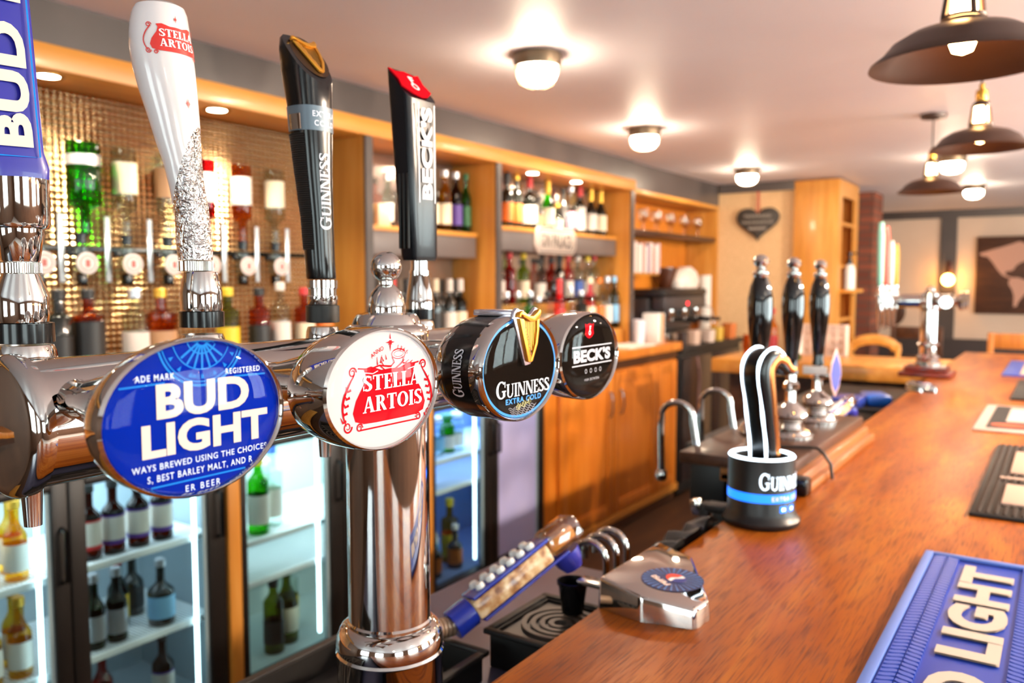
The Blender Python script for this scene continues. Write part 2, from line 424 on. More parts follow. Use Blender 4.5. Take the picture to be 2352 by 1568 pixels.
window_wall('wall_behind', wn, 'y', -3.6, .1, -2.72, 3.6, [(-2.1, -.7), (.3, 1.7)], .85, 2.1)
struct('trim_1', MB().box(-1.98, 3.6, 10.47, 10.5, 2.22, ZC), GREYP)
struct('trim_2', MB().box(-1.2, -1.04, 10.46, 10.5, .87, 2.22), GREYP)
struct('trim_3', MB().box(-1.98, 3.6, 10.45, 10.5, 0, .87), M('dark_dado', '#3a3030', .5))
struct('trim_4', MB().box(-2.0, -1.94, 10.46, 10.5, .87, 2.22), GREYP)
struct('trim_5', MB().box(-2.42, -1.8, 6.70, 6.73, 2.235, ZC), GREYP)
struct('wall_pillar', MB().box(-1.95, -1.45, 7.95, 8.35, 0, ZC), BRICK)
# soffit above the back bar, in two runs with a joint at the third divider
struct('trim_6', MB().box(-2.72, -2.42, -1.2, 5.07, 2.155, ZC), GREYP)
struct('trim_7', MB().box(-2.72, -2.435, 5.075, 6.73, 2.135, ZC), GREYP)

# ---------------------------------------------------------------- back bar joinery
XF0, XB = -2.42, -2.70
pel = obj('pelmet', MB().box(-2.72, -2.405, -1.2, 5.075, 2.115, 2.185, .003), PLYH)
tag(pel, 'long oak pelmet rail under the charcoal soffit, fitted with downlights', 'rail')
pel2 = obj('pelmet', MB().box(-2.72, -2.425, 5.08, 6.72, 2.105, 2.135, .003), PLYH)
tag(pel2, 'short thin oak rail above the wine glasses', 'rail')
DVL = ['oak divider panel at the right end of the embossed metal bay', 'oak divider panel between the two bays of bottles', 'oak divider panel beside the coffee machine and menus']
for (y, lab) in zip((2.545, 3.49, 5.05), DVL):
    t = thing('divider_panel', lab, 'panel', (0, y, 0), group='oak dividers of the back bar')
    obj('board', MB().box(XB, -2.425, -.02, .02, 1.101, 2.114), PLY, t)
    obj('edge_strip', MB().box(-2.424, -2.412, -.021, .021, 1.101, 2.114), GREYP, t)
t = obj('divider_panel', MB().box(-2.70, -2.43, 6.69, 6.72, 1.101, 2.10), PLY)
tag(t, 'oak end panel right of the glass shelves, against the burlap wall', 'panel', 'oak dividers of the back bar')
for (a, b, lab, hx) in ((2.57, 3.465, 'oak lined back panel behind the first bay of bottles', '#8d8078'), (3.515, 5.025, 'back panel behind the bay of gins and champagnes', '#a58f80')):
    t = obj('wall_cladding', MB().box(-2.715, -2.70, a, b, 1.101, 2.114), M('panel_mirror', '#cfc2b8', .12, .9)); tag(t, lab, 'panel')
t = obj('wall_cladding', MB().box(-2.715, -2.70, 5.075, 6.685, 1.101, 2.10), DOORW); tag(t, 'orange oak back panel behind the glass shelves and coffee machine', 'panel')
# embossed sheet behind the optics
t = obj('metal_sheet', MB().box(-2.66, -2.645, -.8, 2.522, 1.101, 2.114), DIMPLE)
tag(t, 'embossed shiny metal sheet behind the spirit optics', 'wall panel')
# box shelves
for (a, b, z0, z1, lab) in ((2.57, 3.44, 1.635, 1.762, 'thick charcoal box shelf with oak top in the first bottle bay'), (3.515, 5.025, 1.685, 1.812, 'thick charcoal box shelf with oak top carrying the white sign')):
    t = thing('box_shelf', lab, 'shelf', (0, a, z0))
    obj('box', MB().box(-2.695, -2.525, 0, b - a, 0, z1 - z0 - .022, .002), M('shelf_grey', '#6a605d', .42), t)
    obj('shelf_top', MB().box(-2.695, -2.515, 0, b - a, z1 - z0 - .0215, z1 - z0, .002), PLYH, t)
t = obj('shelf_board', MB().box(-2.695, -2.44, 5.08, 6.68, 1.835, 1.872, .002), DARKW); tag(t, 'dark wood shelf carrying the stemmed glasses', 'shelf')
t = obj('shelf_board', MB().box(-2.695, -2.50, 5.08, 5.68, 1.56, 1.575, .002), PLYH); tag(t, 'oak shelf carrying the row of menus above the coffee machine', 'shelf')
# counter, posts, plinth
t = thing('back_counter', 'oak back counter worktop over fridges and cupboards', 'counter', (0, 0, 0))
obj('worktop', MB().box(-2.715, -2.19, -1.0, 5.385, 1.045, 1.10, .004), DOORW, t)
obj('plinth', MB().box(-2.66, -2.23, -1.0, 5.36, 0, .07), DARKW, t)
obj('bottom_rail', MB().box(-2.66, -2.2, -1.0, 5.36, .071, .12, .003), PLYH, t)
obj('apron', MB().box(-2.66, -2.215, -1.0, 5.36, .99, 1.044), DARKW, t)
for y, lab in ((.60, 'oak upright left of the beer bottle fridge'), (1.675, 'oak upright between the beer fridge and the wine fridge'), (2.655, 'oak upright between wine fridge and soft drink fridge')):
    t = obj('upright', MB().box(-2.66, -2.195, y - .024, y + .024, .121, .989, .003), PLY); tag(t, lab, 'post', 'uprights between the fridges')
# cupboards: two doors and a filler
t = thing('cupboard', 'orange oak double cupboard with two chrome bow handles under the back counter', 'cupboard', (-2.2, 3.62, .121))
obj('carcass', MB().box(-.45, -.024, 0, 1.72, 0, .868), DOORW, t)
def door(y0, y1, hy):
    m = MB().box(-.022, -.006, y0, y1, .01, .86, .002)
    st = .07
    for a, b, c, d in ((y0, y0 + st, .01, .86), (y1 - st, y1, .01, .86), (y0 + st, y1 - st, .01, .08), (y0 + st, y1 - st, .79, .86)): m.box(-.006, 0, a, b, c, d, .0015)
    d = obj('door', m, DOORW, t)
    if hy:
        pts = [(0, hy, .6), (.018, hy, .61), (.026, hy, .65), (.026, hy, .70), (.018, hy, .74), (0, hy, .75)]
        obj('handle', MB().tube(pts, .006, 8), CHROMEB, d)
door(.13, .745, .69); door(.755, 1.37, .83); door(1.38, 1.70, None)
# far dark units under the coffee machine
t = thing('appliance', 'dark glass front appliance right of the orange cupboards', 'appliance', (-2.2, 5.40, 0))
obj('body', MB().box(-.5, -.02, 0, 1.28, .02, 1.02, .004), BLACKM, t)
obj('door', MB().box(-.018, 0, .03, .6, .1, .98, .004), M('smoked_glass', '#241e20', .2), t)
obj('door', MB().box(-.018, 0, .63, 1.25, .1, .98, .004), M('smoked_glass'), t)
obj('worktop', MB().box(-.5, .01, -.005, 1.3, 1.021, 1.06, .003), BLACKM, t)
t = obj('dark_hose', MB().tube([(-2.17, 5.62, .98), (-2.15, 5.6, .9), (-2.16, 5.64, .8), (-2.15, 5.6, .7), (-2.16, 5.62, .55)], .008, 8), M('pink_cable', '#7a5550', .5))
tag(t, 'thin cable hanging in front of the dark appliance', 'cable')

# tall oak unit standing right of the burlap wall
t = thing('tall_cabinet', 'tall yellow oak cabinet with open side shelves right of the heart', 'cabinet', (-1.8, 6.66, 0))
obj('front_panel', MB().box(0, .335, 0, .02, 0, 2.295, .002).box(.05, .285, -.006, 0, .12, 2.15, .002), PLY, t)
obj('side_panel', MB().box(0, .02, .0201, .7, 0, 2.295), PLY, t)
obj('rear_panel', MB().box(.0201, .335, .68, .70, 0, 2.295), PLY, t)
obj('side_rail', MB().box(.315, .335, .0201, .12, 0, 2.295).box(.315, .335, .58, .6799, 0, 2.295).box(.315, .335, .1201, .5799, 2.17, 2.295), PLY, t)
for z in (1.2, 1.62, 1.95): obj('shelf', MB().box(.0201, .33, .0201, .6799, z, z + .025), PLYH, t)
obj('shelf', MB().box(.3351, .42, .1, .55, 1.425, 1.45, .002), PLYH, t)
t = thing('hand_sanitiser', 'white pump dispenser with black top on the ledge of the tall oak cabinet', 'bottle', (-1.425, 6.9, 1.451))
obj('bottle', MB().lathe([(.0, 0), (.04, 0), (.042, .01), (.042, .15), (.03, .19), (.015, .2)], 20), WHITE, t)
obj('pump', MB().lathe([(.02, .2), (.02, .23), (.008, .235), (.008, .27), (.02, .272), (.02, .29), (0, .29)], 16).box(-.008, .05, -.008, .008, .275, .288), BLACKP, t)
t = obj('jug', MB().lathe([(0, 0), (.05, 0), (.065, .05), (.06, .12), (.035, .17), (.04, .2)], 20), BLACKM, loc=(-1.56, 6.86, 1.646)); tag(t, 'dark round jug on the open side shelf of the tall oak cabinet', 'jug')

# heart on the burlap wall
hp = []
for i in range(64):
    a = 2 * PI * i / 64
    hp.append((16 * math.sin(a) ** 3 / 34, (13 * math.cos(a) - 5 * math.cos(2 * a) - 2 * math.cos(3 * a) - math.cos(4 * a)) / 34))
t = thing('heart_sign', 'dark slate heart with chalk writing hung by red ribbon on burlap wall', 'sign', (-2.095, 6.70, 1.985))
hm = YF((0, 0, 0))
obj('slate', MB().prism([(x * .37, y * .315 + .01) for x, y in hp], 0, .012, hm, .002), M('slate', '#37302a', .6), t)
CHALK = M('chalk', '#a39a90', .8)
lt = MB()
for k, (yy, ww) in enumerate(((.055, .22), (.005, .26), (-.045, .14))):
    pts = [(-ww / 2 + ww * i / 40, yy + .013 * math.sin(i * 1.9 + k) + .006 * math.sin(i * 3.1)) for i in range(41)]
    lt.line(pts, .006, .0145, hm)
obj('chalk_writing', lt, CHALK, t)
obj('ribbon', MB().tube([(-.012, -.006, .085), (-.004, -.004, .25), (.004, -.004, .25), (.012, -.006, .085)], .005, 6), M('ribbon_red', '#b5402c', .6), t)

# world map on the far wall
def blob(p): return p
NA = [(-.0, .78), (.05, .80), (.12, .83), (.2, .86), (.3, .9), (.36, .93), (.42, .9), (.44, .83), (.47, .78), (.5, .74), (.46, .7), (.42, .68), (.38, .66), (.34, .62), (.32, .57), (.29, .55), (.26, .55), (.24, .52), (.27, .49), (.31, .47), (.3, .46), (.26, .47), (.22, .5), (.18, .56), (.15, .62), (.12, .68), (.08, .74), (.03, .75)]
SA = [(.3, .47), (.36, .47), (.42, .44), (.48, .4), (.49, .36), (.46, .3), (.43, .26), (.4, .21), (.37, .15), (.36, .1), (.33, .09), (.33, .16), (.33, .24), (.31, .32), (.28, .38), (.28, .43)]
GL = [(.5, .9), (.56, .95), (.64, .96), (.66, .9), (.6, .82), (.55, .8)]
AF = [(.8, .55), (.88, .58), (.97, .56), (1.05, .5), (1.12, .45), (1.06, .42), (1.06, .34), (1.02, .25), (.97, .18), (.93, .2), (.92, .3), (.9, .38), (.82, .42), (.78, .48)]
EU = [(.82, .62), (.86, .7), (.92, .78), (1.0, .86), (1.12, .82), (1.3, .88), (1.5, .9), (1.66, .82), (1.6, .74), (1.52, .66), (1.48, .58), (1.4, .5), (1.34, .55), (1.28, .44), (1.22, .55), (1.14, .54), (1.08, .58), (.98, .6), (.9, .6)]
AU = [(1.45, .3), (1.52, .36), (1.6, .34), (1.66, .26), (1.6, .19), (1.5, .2), (1.44, .22)]
t = thing('world_map', 'dark plank picture with pale map of the continents on the far wall', 'picture', (-.84, 10.46, 1.16))
obj('planks', MB().box(0, 1.9, -.02, .02, 0, .84, .004), noise_mat('map_planks', [(.3, '#3a2015'), (.7, '#57331f')], 4, (1, 8, 9), rough=.5), t)
LAND = M('map_land', '#c99a86', .7)
for p in (NA, SA, GL, AF, EU, AU): obj('continent', MB().prism([(x * 1.05, y * .84) for x, y in p], 0, .004, YF((.02, -.0205, 0))), LAND, t)

# wall lamp on the far post
WARMG = M('warm_bulb', '#ffb45a', .4, emit=26., ehex='#ffb050')
t = thing('wall_lamp', 'bare globe wall lamp glowing on the dark post of the far wall', 'lamp', (-1.1, 10.455, 1.6))
obj('bracket', MB().box(-.03, .03, -.02, 0, -.02, .14, .004).tube([(0, -.02, .06), (0, -.1, .06), (0, -.12, .03), (0, -.12, 0)], .012), M('bronze', '#4a2616', .4), t)
obj('bulb', MB().sphere((0, -.12, -.07), .062), WARMG, t)
t = obj('round_plaque', MB().lathe([(0, 0), (.18, 0), (.18, .02), (.15, .03), (0, .02)], 32, YF((0, 0, 0))), DARKW, loc=(-1.72, 10.499, 1.16)); tag(t, 'dark round plaque low on the far wall behind the long spouts', 'plaque')

# ---------------------------------------------------------------- lights of the room
LAMPG = M('lamp_glass', '#ffe6b4', .3, emit=55., ehex='#ffe6c8')
LAMPFILL = M('lamp_glass_bright', '#ffe6b4', .3, emit=1500., ehex='#ffe4c8')  # overbright glass for two of the added unseen fill lights
def ceiling_light(x, y, label, gm=None):
    t = thing('ceiling_light', label, 'lamp', (x, y, ZC), group='round caged ceiling lights')
    obj('base_ring', MB().lathe([(0, -.001), (.084, -.001), (.085, -.026), (.081, -.046), (.06, -.046)], 32), M('lamp_bronze', '#6a5844', .35, .6), t)
    obj('glass', MB().lathe([(.068, -.0465), (.071, -.058), (.067, -.080), (.05, -.100), (.026, -.108), (0, -.110)], 28, close=False), gm or LAMPG, t)
    g = MB()
    for k in range(4):
        a = PI * k / 4 + .3
        g.tube([(.078 * math.cos(a) * c, .078 * math.sin(a) * c, z) for c, z in ((1, -.04), (.97, -.07), (.8, -.098), (.4, -.114), (0, -.118), (-.4, -.114), (-.8, -.098), (-.97, -.07), (-1, -.04))], .002, 6)
    obj('cage', g, M('lamp_bronze'), t)
for x, y, l in ((-1.574, 2.512, 'nearest and largest glowing caged light on the ceiling'), (-1.86, 4.02, 'second caged ceiling light, above the white sign bay'), (-1.92, 5.87, 'third caged ceiling light, in front of the slate heart'),
                (-.64, 5.98, 'caged ceiling light half hidden behind the middle pendant'), (-.675, 7.89, 'farthest caged ceiling light, low above the far taps'),
                (1.8, -1.4, 'caged ceiling light over the customer side behind the camera'), (1.8, .6, 'caged ceiling light right of the camera'), (1.4, 2.6, 'caged ceiling light over the customer tables'), (1.4, 4.6, 'second caged ceiling light over the customer tables'), (1.8, 6.6, 'caged ceiling light at the far customer tables')):
    ceiling_light(x, y, l, LAMPFILL if x > 0 and 2 < y < 6 else None)  # unseen customer side lights are added to fill the cupboards
SHADE = M('shade_bronze', '#3a241a', .42, .2)
PGLOW = M('pendant_glow', '#ffb860', .4, emit=40., ehex='#ffc07a')
def pendant(x, y, z, label):
    t = thing('pendant_lamp', label, 'lamp', (x, y, z), group='bronze barn pendants over the counter')
    out = [(.148, 0), (.146, .006), (.128, .022), (.112, .045), (.085, .064), (.055, .074), (.036, .08), (.034, .088)]
    inn = [(.030, .085), (.034, .077), (.054, .070), (.083, .060), (.109, .041), (.124, .019), (.142, .004), (.148, 0)]
    out = [(r, q * .85) for r, q in out]; inn = [(r, q * .85) for r, q in inn]; DZ = T(0, 0, -.0132)
    obj('shade', MB().lathe(out + inn, 48, close=False), SHADE, t)
    n = MB().lathe([(.0345, .0885), (.036, .0885), (.036, .094), (.0345, .094)], 24, DZ).lathe([(.026, .148), (.027, .155), (.02, .165), (.018, .167), (0, .167)], 24, DZ)
    for k in range(4):
        a = PI / 2 * k + .55
        n.tube([(.034 * math.cos(a), .034 * math.sin(a), .09), (.025 * math.cos(a), .025 * math.sin(a), .152)], .0052, 8, DZ)
    obj('neck', n, SHADE, t)
    obj('bulb', MB().lathe([(0, .030), (.016, .036), (.023, .055), (.02, .065), (.0215, .09), (.019, .147), (0, .147)], 20, DZ, close=False), PGLOW, t)
    obj('cap', MB().lathe([(.0, .1675), (.016, .1675), (.018, .18), (.017, .2), (.008, .205), (.008, .22), (.003, .225)], 20, DZ), BRASS, t)
    obj('cord', MB().tube([(0, 0, .2105), (0, 0, ZC - z - .02)], .0035, 8), BLACKM, t)
    obj('canopy', MB().lathe([(.005, ZC - z - .028), (.055, ZC - z - .02), (.058, ZC - z - .002), (0, ZC - z - .002)], 28), SHADE, t)
pendant(-.165, 1.63, 1.888, 'nearest bronze barn pendant, cut off by the top of the picture')
pendant(-.255, 3.12, 1.948, 'middle bronze barn pendant at the right edge of the picture')
pendant(-.56, 4.44, 1.942, 'smallest bronze barn pendant, hanging farthest from the camera')
DLM = M('downlight_lens', '#fff4e0', .4, emit=30., ehex='#fff0d8')
def downlight(y, label):
    t = thing('downlight', label, 'lamp', (-2.485, y, 2.1145), group='small downlights under the pelmet')
    obj('bezel', MB().lathe([(.033, -.004), (.046, -.004), (.046, -.0005), (.033, -.0005)], 28, close=False), BRASS, t)
    obj('lens', MB().lathe([(0, -.003), (.032, -.003), (.032, -.001), (0, -.001)], 24), DLM, t)
    l = bpy.data.lights.new('downlight_beam', 'SPOT'); l.energy = 18; l.color = (1, .87, .68); l.spot_size = R(130); l.spot_blend = .6; l.shadow_soft_size = .03
    o = bpy.data.objects.new('downlight_beam', l); COL.objects.link(o); o.location = (-2.485, y, 2.105)
for y, l in ((1.287, 'pelmet downlight beside the blue tap handle'), (1.865, 'pelmet downlight right of the white tap handle'), (2.86, 'pelmet downlight over the first bottle bay, behind the black square handle'), (3.917, 'pelmet downlight above the red capped bottle'), (4.407, 'pelmet downlight above the champagne bottles'), (.62, 'pelmet downlight at the left end of the metal sheet')):
    downlight(y, l)
# fairy lights along the customer side wall
t = thing('fairy_lights', 'string of small warm fairy lights along the customer side wall', 'lights', (3.5, 2.5, 1.9)); rr = random.Random(5)
pts = [(.0, -1.0 + .12 * i, .10 * math.sin(i * .55) - .05 * math.sin(i * .21)) for i in range(52)]
obj('cord', MB().tube(pts, .003, 6), BLACKM, t)
b_ = MB()
for p in pts: b_.sphere((p[0] - .01, p[1], p[2] - .015), .011, None, 8, 6)
obj('bulbs', b_, M('fairy_bulb', '#ffd090', .4, emit=60., ehex='#ffc880'), t, kind='stuff')
# ---------------------------------------------------------------- the near beer font
RT = Vector((math.cos(R(33.8)), math.sin(R(33.8)), 0))
def chrome_ornate():
    m = bpy.data.materials.new('embossed_chrome'); m.use_nodes = True
    n = m.node_tree.nodes; k = m.node_tree.links; b = n['Principled BSDF']
    b.inputs['Base Color'].default_value = lin('#dcdad6'); b.inputs['Metallic'].default_value = 1; b.inputs['Roughness'].default_value = .1
    tc = n.new('ShaderNodeTexCoord'); nz = n.new('ShaderNodeTexNoise'); nz.inputs['Scale'].default_value = 150; nz.inputs['Detail'].default_value = 1.; nz.inputs['Distortion'].default_value = 2.5
    bp = n.new('ShaderNodeBump'); bp.inputs['Strength'].default_value = .9; bp.inputs['Distance'].default_value = .004
    k.new(tc.outputs['Object'], nz.inputs['Vector']); k.new(nz.outputs['Fac'], bp.inputs['Height']); k.new(bp.outputs[0], b.inputs['Normal'])
    return m
ORN = chrome_ornate()
def ribs_mat(name, hexc, f, axis=2, rough=.5):
    m = M(name, hexc, rough); n = m.node_tree.nodes; k = m.node_tree.links
    tc = n.new('ShaderNodeTexCoord'); w = n.new('ShaderNodeTexWave'); w.bands_direction = 'XYZ'[axis]; w.inputs['Scale'].default_value = f
    bp = n.new('ShaderNodeBump'); bp.inputs['Strength'].default_value = 1.; bp.inputs['Distance'].default_value = .002
    k.new(tc.outputs['Object'], w.inputs['Vector']); k.new(w.outputs['Fac'], bp.inputs['Height']); k.new(bp.outputs[0], n['Principled BSDF'].inputs['Normal'])
    return m
KNURL = ribs_mat('knurled_chrome', '#c8c4be', 260, 1, .2); KNURL.node_tree.nodes['Principled BSDF'].inputs['Metallic'].default_value = 1
GRIP = ribs_mat('ribbed_grip', '#1c1917', 150, 2, .5)
FX, FY, FZ = -.552, .604, 1.0
font = thing('beer_font', 'large chrome beer font with four taps and oval lit badges, nearest the camera', 'beer tap', (FX, FY, FZ))
def fp(name, mb, mat, **k): return obj(name, mb, mat, font, loc=(-FX, -FY, -FZ), **k)
BZ = 1.428
col = MB().lathe([(0, 1.0005), (.058, 1.0005), (.058, 1.006), (.0525, 1.01), (.0525, 1.150), (.054, 1.1525), (.0525, 1.155), (.0535, 1.160), (.0525, 1.168), (.049, 1.176), (.0445, 1.1795), (.0425, 1.180), (.0425, 1.183), (.0408, 1.185), (.0408, 1.40)], 56, T(FX, FY, 0))
fp('column', col, CHROME)
beam = MB().lathe([(.0416, .262), (.0416, .925), (.044, .926), (.044, .938), (.038, .944), (.02, .948), (0, .949)], 56, Matrix(((1, 0, 0, FX), (0, 0, 1, 0), (0, -1, 0, BZ), (0, 0, 0, 1))), close=False)
bo = fp('beam', beam, CHROME)
obj('end_cap', MB().lathe([(0, .246), (.036, .247), (.0425, .249), (.0455, .252), (.046, .256), (.0455, .26), (.0425, .2615)], 56, Matrix(((1, 0, 0, FX), (0, 0, 1, 0), (0, -1, 0, BZ), (0, 0, 0, 1))), close=False), CHROME, bo)
cap = MB().lathe([(.0418, 1.425), (.0418, 1.468), (.0405, 1.4735), (.037, 1.4765), (.0335, 1.478), (.0315, 1.4835), (.0285, 1.4875), (.021, 1.489), (.0185, 1.4895), (.0185, 1.494), (.0172, 1.502), (.0142, 1.509), (.0095, 1.5145), (.0072, 1.5165), (.0072, 1.519)] + [(.0150 * math.sin(a), 1.5335 - .0150 * math.cos(a)) for a in [R(d) for d in range(28, 181, 8)]] + [(0, 1.5485)], 48, T(FX, FY, 0))
fp('finial', cap, CHROME)

def housing(y, z, w, h, cup, depth=.03):
    """rim, bowl and stub of an oval badge facing +X at x=-.39"""
    m = XF((-.39, y, z)); mb = MB()
    if depth < .028:
        pr = [(.30, -.052), (.38, -.046), (.5, -.040), (.72, -.031), (.9, -.02), (.985, -.009), (1.0, -.002), (.995, .002), (.965, .0035), (.94, .002), (.935, 0)]
    else:
        pr = [(.30, -.056), (.45, -.052), (.75, -.046), (.92, -.036), (.985, -.024), (1.0, -.012), (1.005, -.003), (.995, .002), (.965, .0035), (.94, .002), (.935, 0)]
    mb.lathe(pr, 64, m, sx=w / 2, sy=h / 2, close=False)
    mb.lathe([(.0125, -.122), (.0120, -.115), (.0145, -.1), (.0205, -.075), (.0255, -.05), (.0265, -.043)], 32, m, close=False)
    return fp('badge', mb, CHROME)
def badge_parts(b, y, z, w, h, face, sag=.006):
    m = XF((-.39, y, z))
    obj('badge_face', MB().disc(w * .94, h * .94, 0.0002, 64, m), face, b)
    obj('lens', MB().dome(w * .945, h * .945, sag, .0012, m), DOME, b, angle=80)
    return m
BLUEF = noise_mat('badge_blue', [(.3, '#031c82'), (.7, '#062496')], 2, rough=.4, spec=0.)
LZ = 1.4462
# --- blue oval
y, w, h = .2753, .1163, .0868
b = housing(y, LZ, w, h, 0, .02); m = badge_parts(b, y, LZ, w, h, BLUEF)
def clip_ell(mb, w, h):
    """drop faces outside the printed oval"""
    f2 = []; i2 = []
    for f, i in zip(mb.F, mb.I):
        c = [sum(mb.V[k][j] for k in f) / len(f) for j in (1, 2)]
        if ((c[0] - CL[0]) / (w / 2)) ** 2 + ((c[1] - CL[1]) / (h / 2)) ** 2 < 1: f2.append(f); i2.append(i)
    mb.F = f2; mb.I = i2; return mb
CL = (y, LZ)
t_ = MB().text(sans('BUD', .04, 1.02), m, w=.0585, h=.0185, c=(.0045, .0108), z=.0006).text(sans('LIGHT', .04, 1.02), m, w=.0800, h=.0178, c=(.0065, -.0092), z=.0006)
obj('lettering', t_, CREAMP, b)
s_ = MB()
def arctext(mb, s, r, c, deg0, size, m, bold=.0, z=.0006, inside=False):
    n = len(s); step = size * .82 / r
    for i, ch in enumerate(s):
        if ch == ' ': continue
        a = deg0 - (i - (n - 1) / 2) * step * (-1 if inside else 1)
        g = sans(ch, bold); q = m @ T(c[0] + r * math.cos(a), c[1] + r * math.sin(a), 0) @ Matrix.Rotation(a - PI / 2 + (PI if inside else 0), 4, 'Z')
        mb.text(g, q, h=size * (.72 if ch not in "'." else .3), z=z)
    return mb
s_.text(sans('ADE MARK', .02, 1.25), m, w=.0225, h=.0034, c=(-.0250, .0238), z=.0006)
s_.text(sans('REGISTERED', .02, 1.25), m, w=.0235, h=.0032, c=(.0300, .0232), z=.0006)
s_.text(sans('WAYS BREWED USING THE CHOICES', .01, 1.15), m, w=.0850, h=.0034, c=(.0030, -.0229), z=.0006)
s_.text(sans('S, BEST BARLEY MALT, AND R', .01, 1.2), m, w=.0660, h=.0042, c=(.0020, -.0293), z=.0006)
s_.text(sans('ER BEER', .01, 1.4), m, w=.022, h=.0035, c=(.0020, -.0378), z=.0006)
obj('small_lettering', clip_ell(s_, w * .93, h * .93), M('print_pale', '#c9d6ef', .5), b)
s_ = MB()
for rr, tt in ((.0275, .0012), (.0252, .0007), (.0185, .0007), (.010, .0008)): s_.ring(rr, rr, tt, .0005, 72, PI, 2 * PI, (.0035, .0440), m)
for k in range(9):
    a = PI + PI * (k + .5) / 9; s_.prism([(.0035 + .0232 * math.cos(a - .05), .044 + .0232 * math.sin(a - .05)), (.0035 + .0232 * math.cos(a + .05), .044 + .0232 * math.sin(a + .05)), (.0035 + .0202 * math.cos(a), .044 + .0202 * math.sin(a))], .0005, .0005, m)
for k in range(7):
    a = R(215 + k * 18); s_.line([(.0035 + .003 * math.cos(a), .042 + .003 * math.sin(a)), (.0035 + .016 * math.cos(a), .042 + .016 * math.sin(a))], .0013, .0005, m)
s_.line([(-.0450, .0200), (-.0195, .0205)], .0009, .0005, m); s_.line([(.0235, .0200), (.0455, .0197)], .0009, .0005, m)
s_.line([(-.0290, -.0335), (.0300, -.0335)], .0009, .0005, m)
arctext(s_, 'AMERICA', .0222, (.0035, .044), R(270), .0032, m, .01, .0005, True)
obj('emblem', clip_ell(s_, w * .93, h * .93), CYANP, b)

# --- white oval with red cartouche
y, w, h = .4226, .1167, .0850
b = housing(y, LZ - .0006, w, h, 1, .03); m = badge_parts(b, y, LZ - .0006, w, h, M('badge_white', '#c6bebf', .4, spec=0.)); CL = (y, LZ)
cx, cy = .0060, -.0035
def cart(sx, sy, x0=0, y0=0):
    half = [(0, .43), (.12, .42), (.26, .5), (.36, .47), (.33, .36), (.36, .2), (.46, -.05), (.5, -.25), (.47, -.4), (.36, -.46), (.2, -.47), (0, -.47)]
    p = [(x, y) for x, y in half] + [(-x, y) for x, y in reversed(half[1:-1])]
    return [(x0 + x * sx, y0 + y * sy) for x, y in p]
s_ = MB().prism(cart(.074, .0400, cx + .001, cy), .0004, .0004, m)
for sgn in (-1, 1):
    for (x0, y0, r0, d0) in ((.036, .0172, .0036, 1), (.041, -.0185, .0040, -1), (.0300, -.0205, .0030, 1)):
        pts = [(cx + sgn * (x0 - r0 * (1 - .7 * i / 26) * math.cos(d0 * i * .34)), cy + y0 + r0 * (1 - .7 * i / 26) * math.sin(d0 * i * .34)) for i in range(27)]
        s_.line(pts, [.0013 - .00003 * i for i in range(27)], .0005, m)
    s_.line([(cx + sgn * (.034 + .010 * math.sin(i / 14 * PI * .8) + .0022 * i / 14), cy + .016 - i * .0024) for i in range(15)], [.0006 + .0014 * math.sin(i / 14 * PI) for i in range(15)], .0005, m)
    for k in range(5): 
        yy = cy + .006 - k * .005; xx = cx + sgn * (.0375 + k * .0012)
        s_.line([(xx, yy), (xx + sgn * .003, yy - .001), (xx + sgn * .0052, yy + .0028)], [.002, .0016, .0003], .00052, m)
s_.line([(cx - .030, cy - .0222), (cx + .030, cy - .0222)], .0011, .0005, m)
s_.line([(cx - .031, cy + .0195), (cx - .02, cy + .0182), (cx - .010, cy + .0200), (cx, cy + .0185)], .0011, .0005, m)
s_.line([(cx + .031, cy + .0195), (cx + .022, cy + .0185), (cx + .014, cy + .0200)], .0011, .0005, m)
# star, horn and date
for k in range(8):
    a = PI / 4 * k; L = (.0075, .0026, .0042, .0026)[k % 4] if k % 2 == 0 else .0028
    L = .0070 if k in (2, 6) else (.0046 if k in (0, 4) else .0028)
    q = (cx + .0010, .0318); s_.prism([(q[0] + .0009 * math.cos(a + 1.57), q[1] + .0009 * math.sin(a + 1.57)), (q[0] + L * math.cos(a), q[1] + L * math.sin(a)), (q[0] - .0009 * math.cos(a + 1.57), q[1] - .0009 * math.sin(a + 1.57))], .0005, .0005, m)
arctext(s_, 'ANNO', .0330, (cx + .001, -.004), R(114), .0042, m, .0); arctext(s_, '1366', .0330, (cx + .001, -.004), R(67), .0042, m, .0)
s_.ring(.0075, .0038, .0007, .0005, 32, c=(cx + .0095, .0232), mat=m); s_.ring(.0052, .0022, .0004, .0005, 28, c=(cx + .0095, .0232), mat=m)
s_.line([(cx + .0028, .0215), (cx + .005, .0175), (cx + .0015, .0150), (cx - .006, .0160), (cx - .0085, .0195)], [.0008, .0012, .0012, .001, .0005], .0005, m)
s_.line([(cx + .0160, .0215), (cx + .0135, .0170), (cx + .006, .0130), (cx - .004, .0125), (cx - .010, .0165)], [.0006, .0010, .0012, .001, .0005], .0005, m)
for k in range(4): s_.line([(cx - .012 + k * .003, .0170 + .001 * k), (cx - .0125 + k * .003 + .002 * math.sin(k * 2), .0225 + .001 * (k % 2))], [.0010, .0003], .0005, m)
for k in range(3): s_.line([(cx + .012 + k * .004, .0165 - k * .0007), (cx + .0165 + k * .004, .0190 - k * .0007)], [.0012, .0003], .0005, m)
obj('red_print', s_, RED, b)
t_ = MB().text(serif('STELLA', .24, 1, .06), m, w=.0590, h=.0105, c=(cx + .0030, .0052), z=.0008).text(serif('ARTOIS', .24, 1, .06), m, w=.0610, h=.0108, c=(cx + .0034, -.0092), z=.0008)
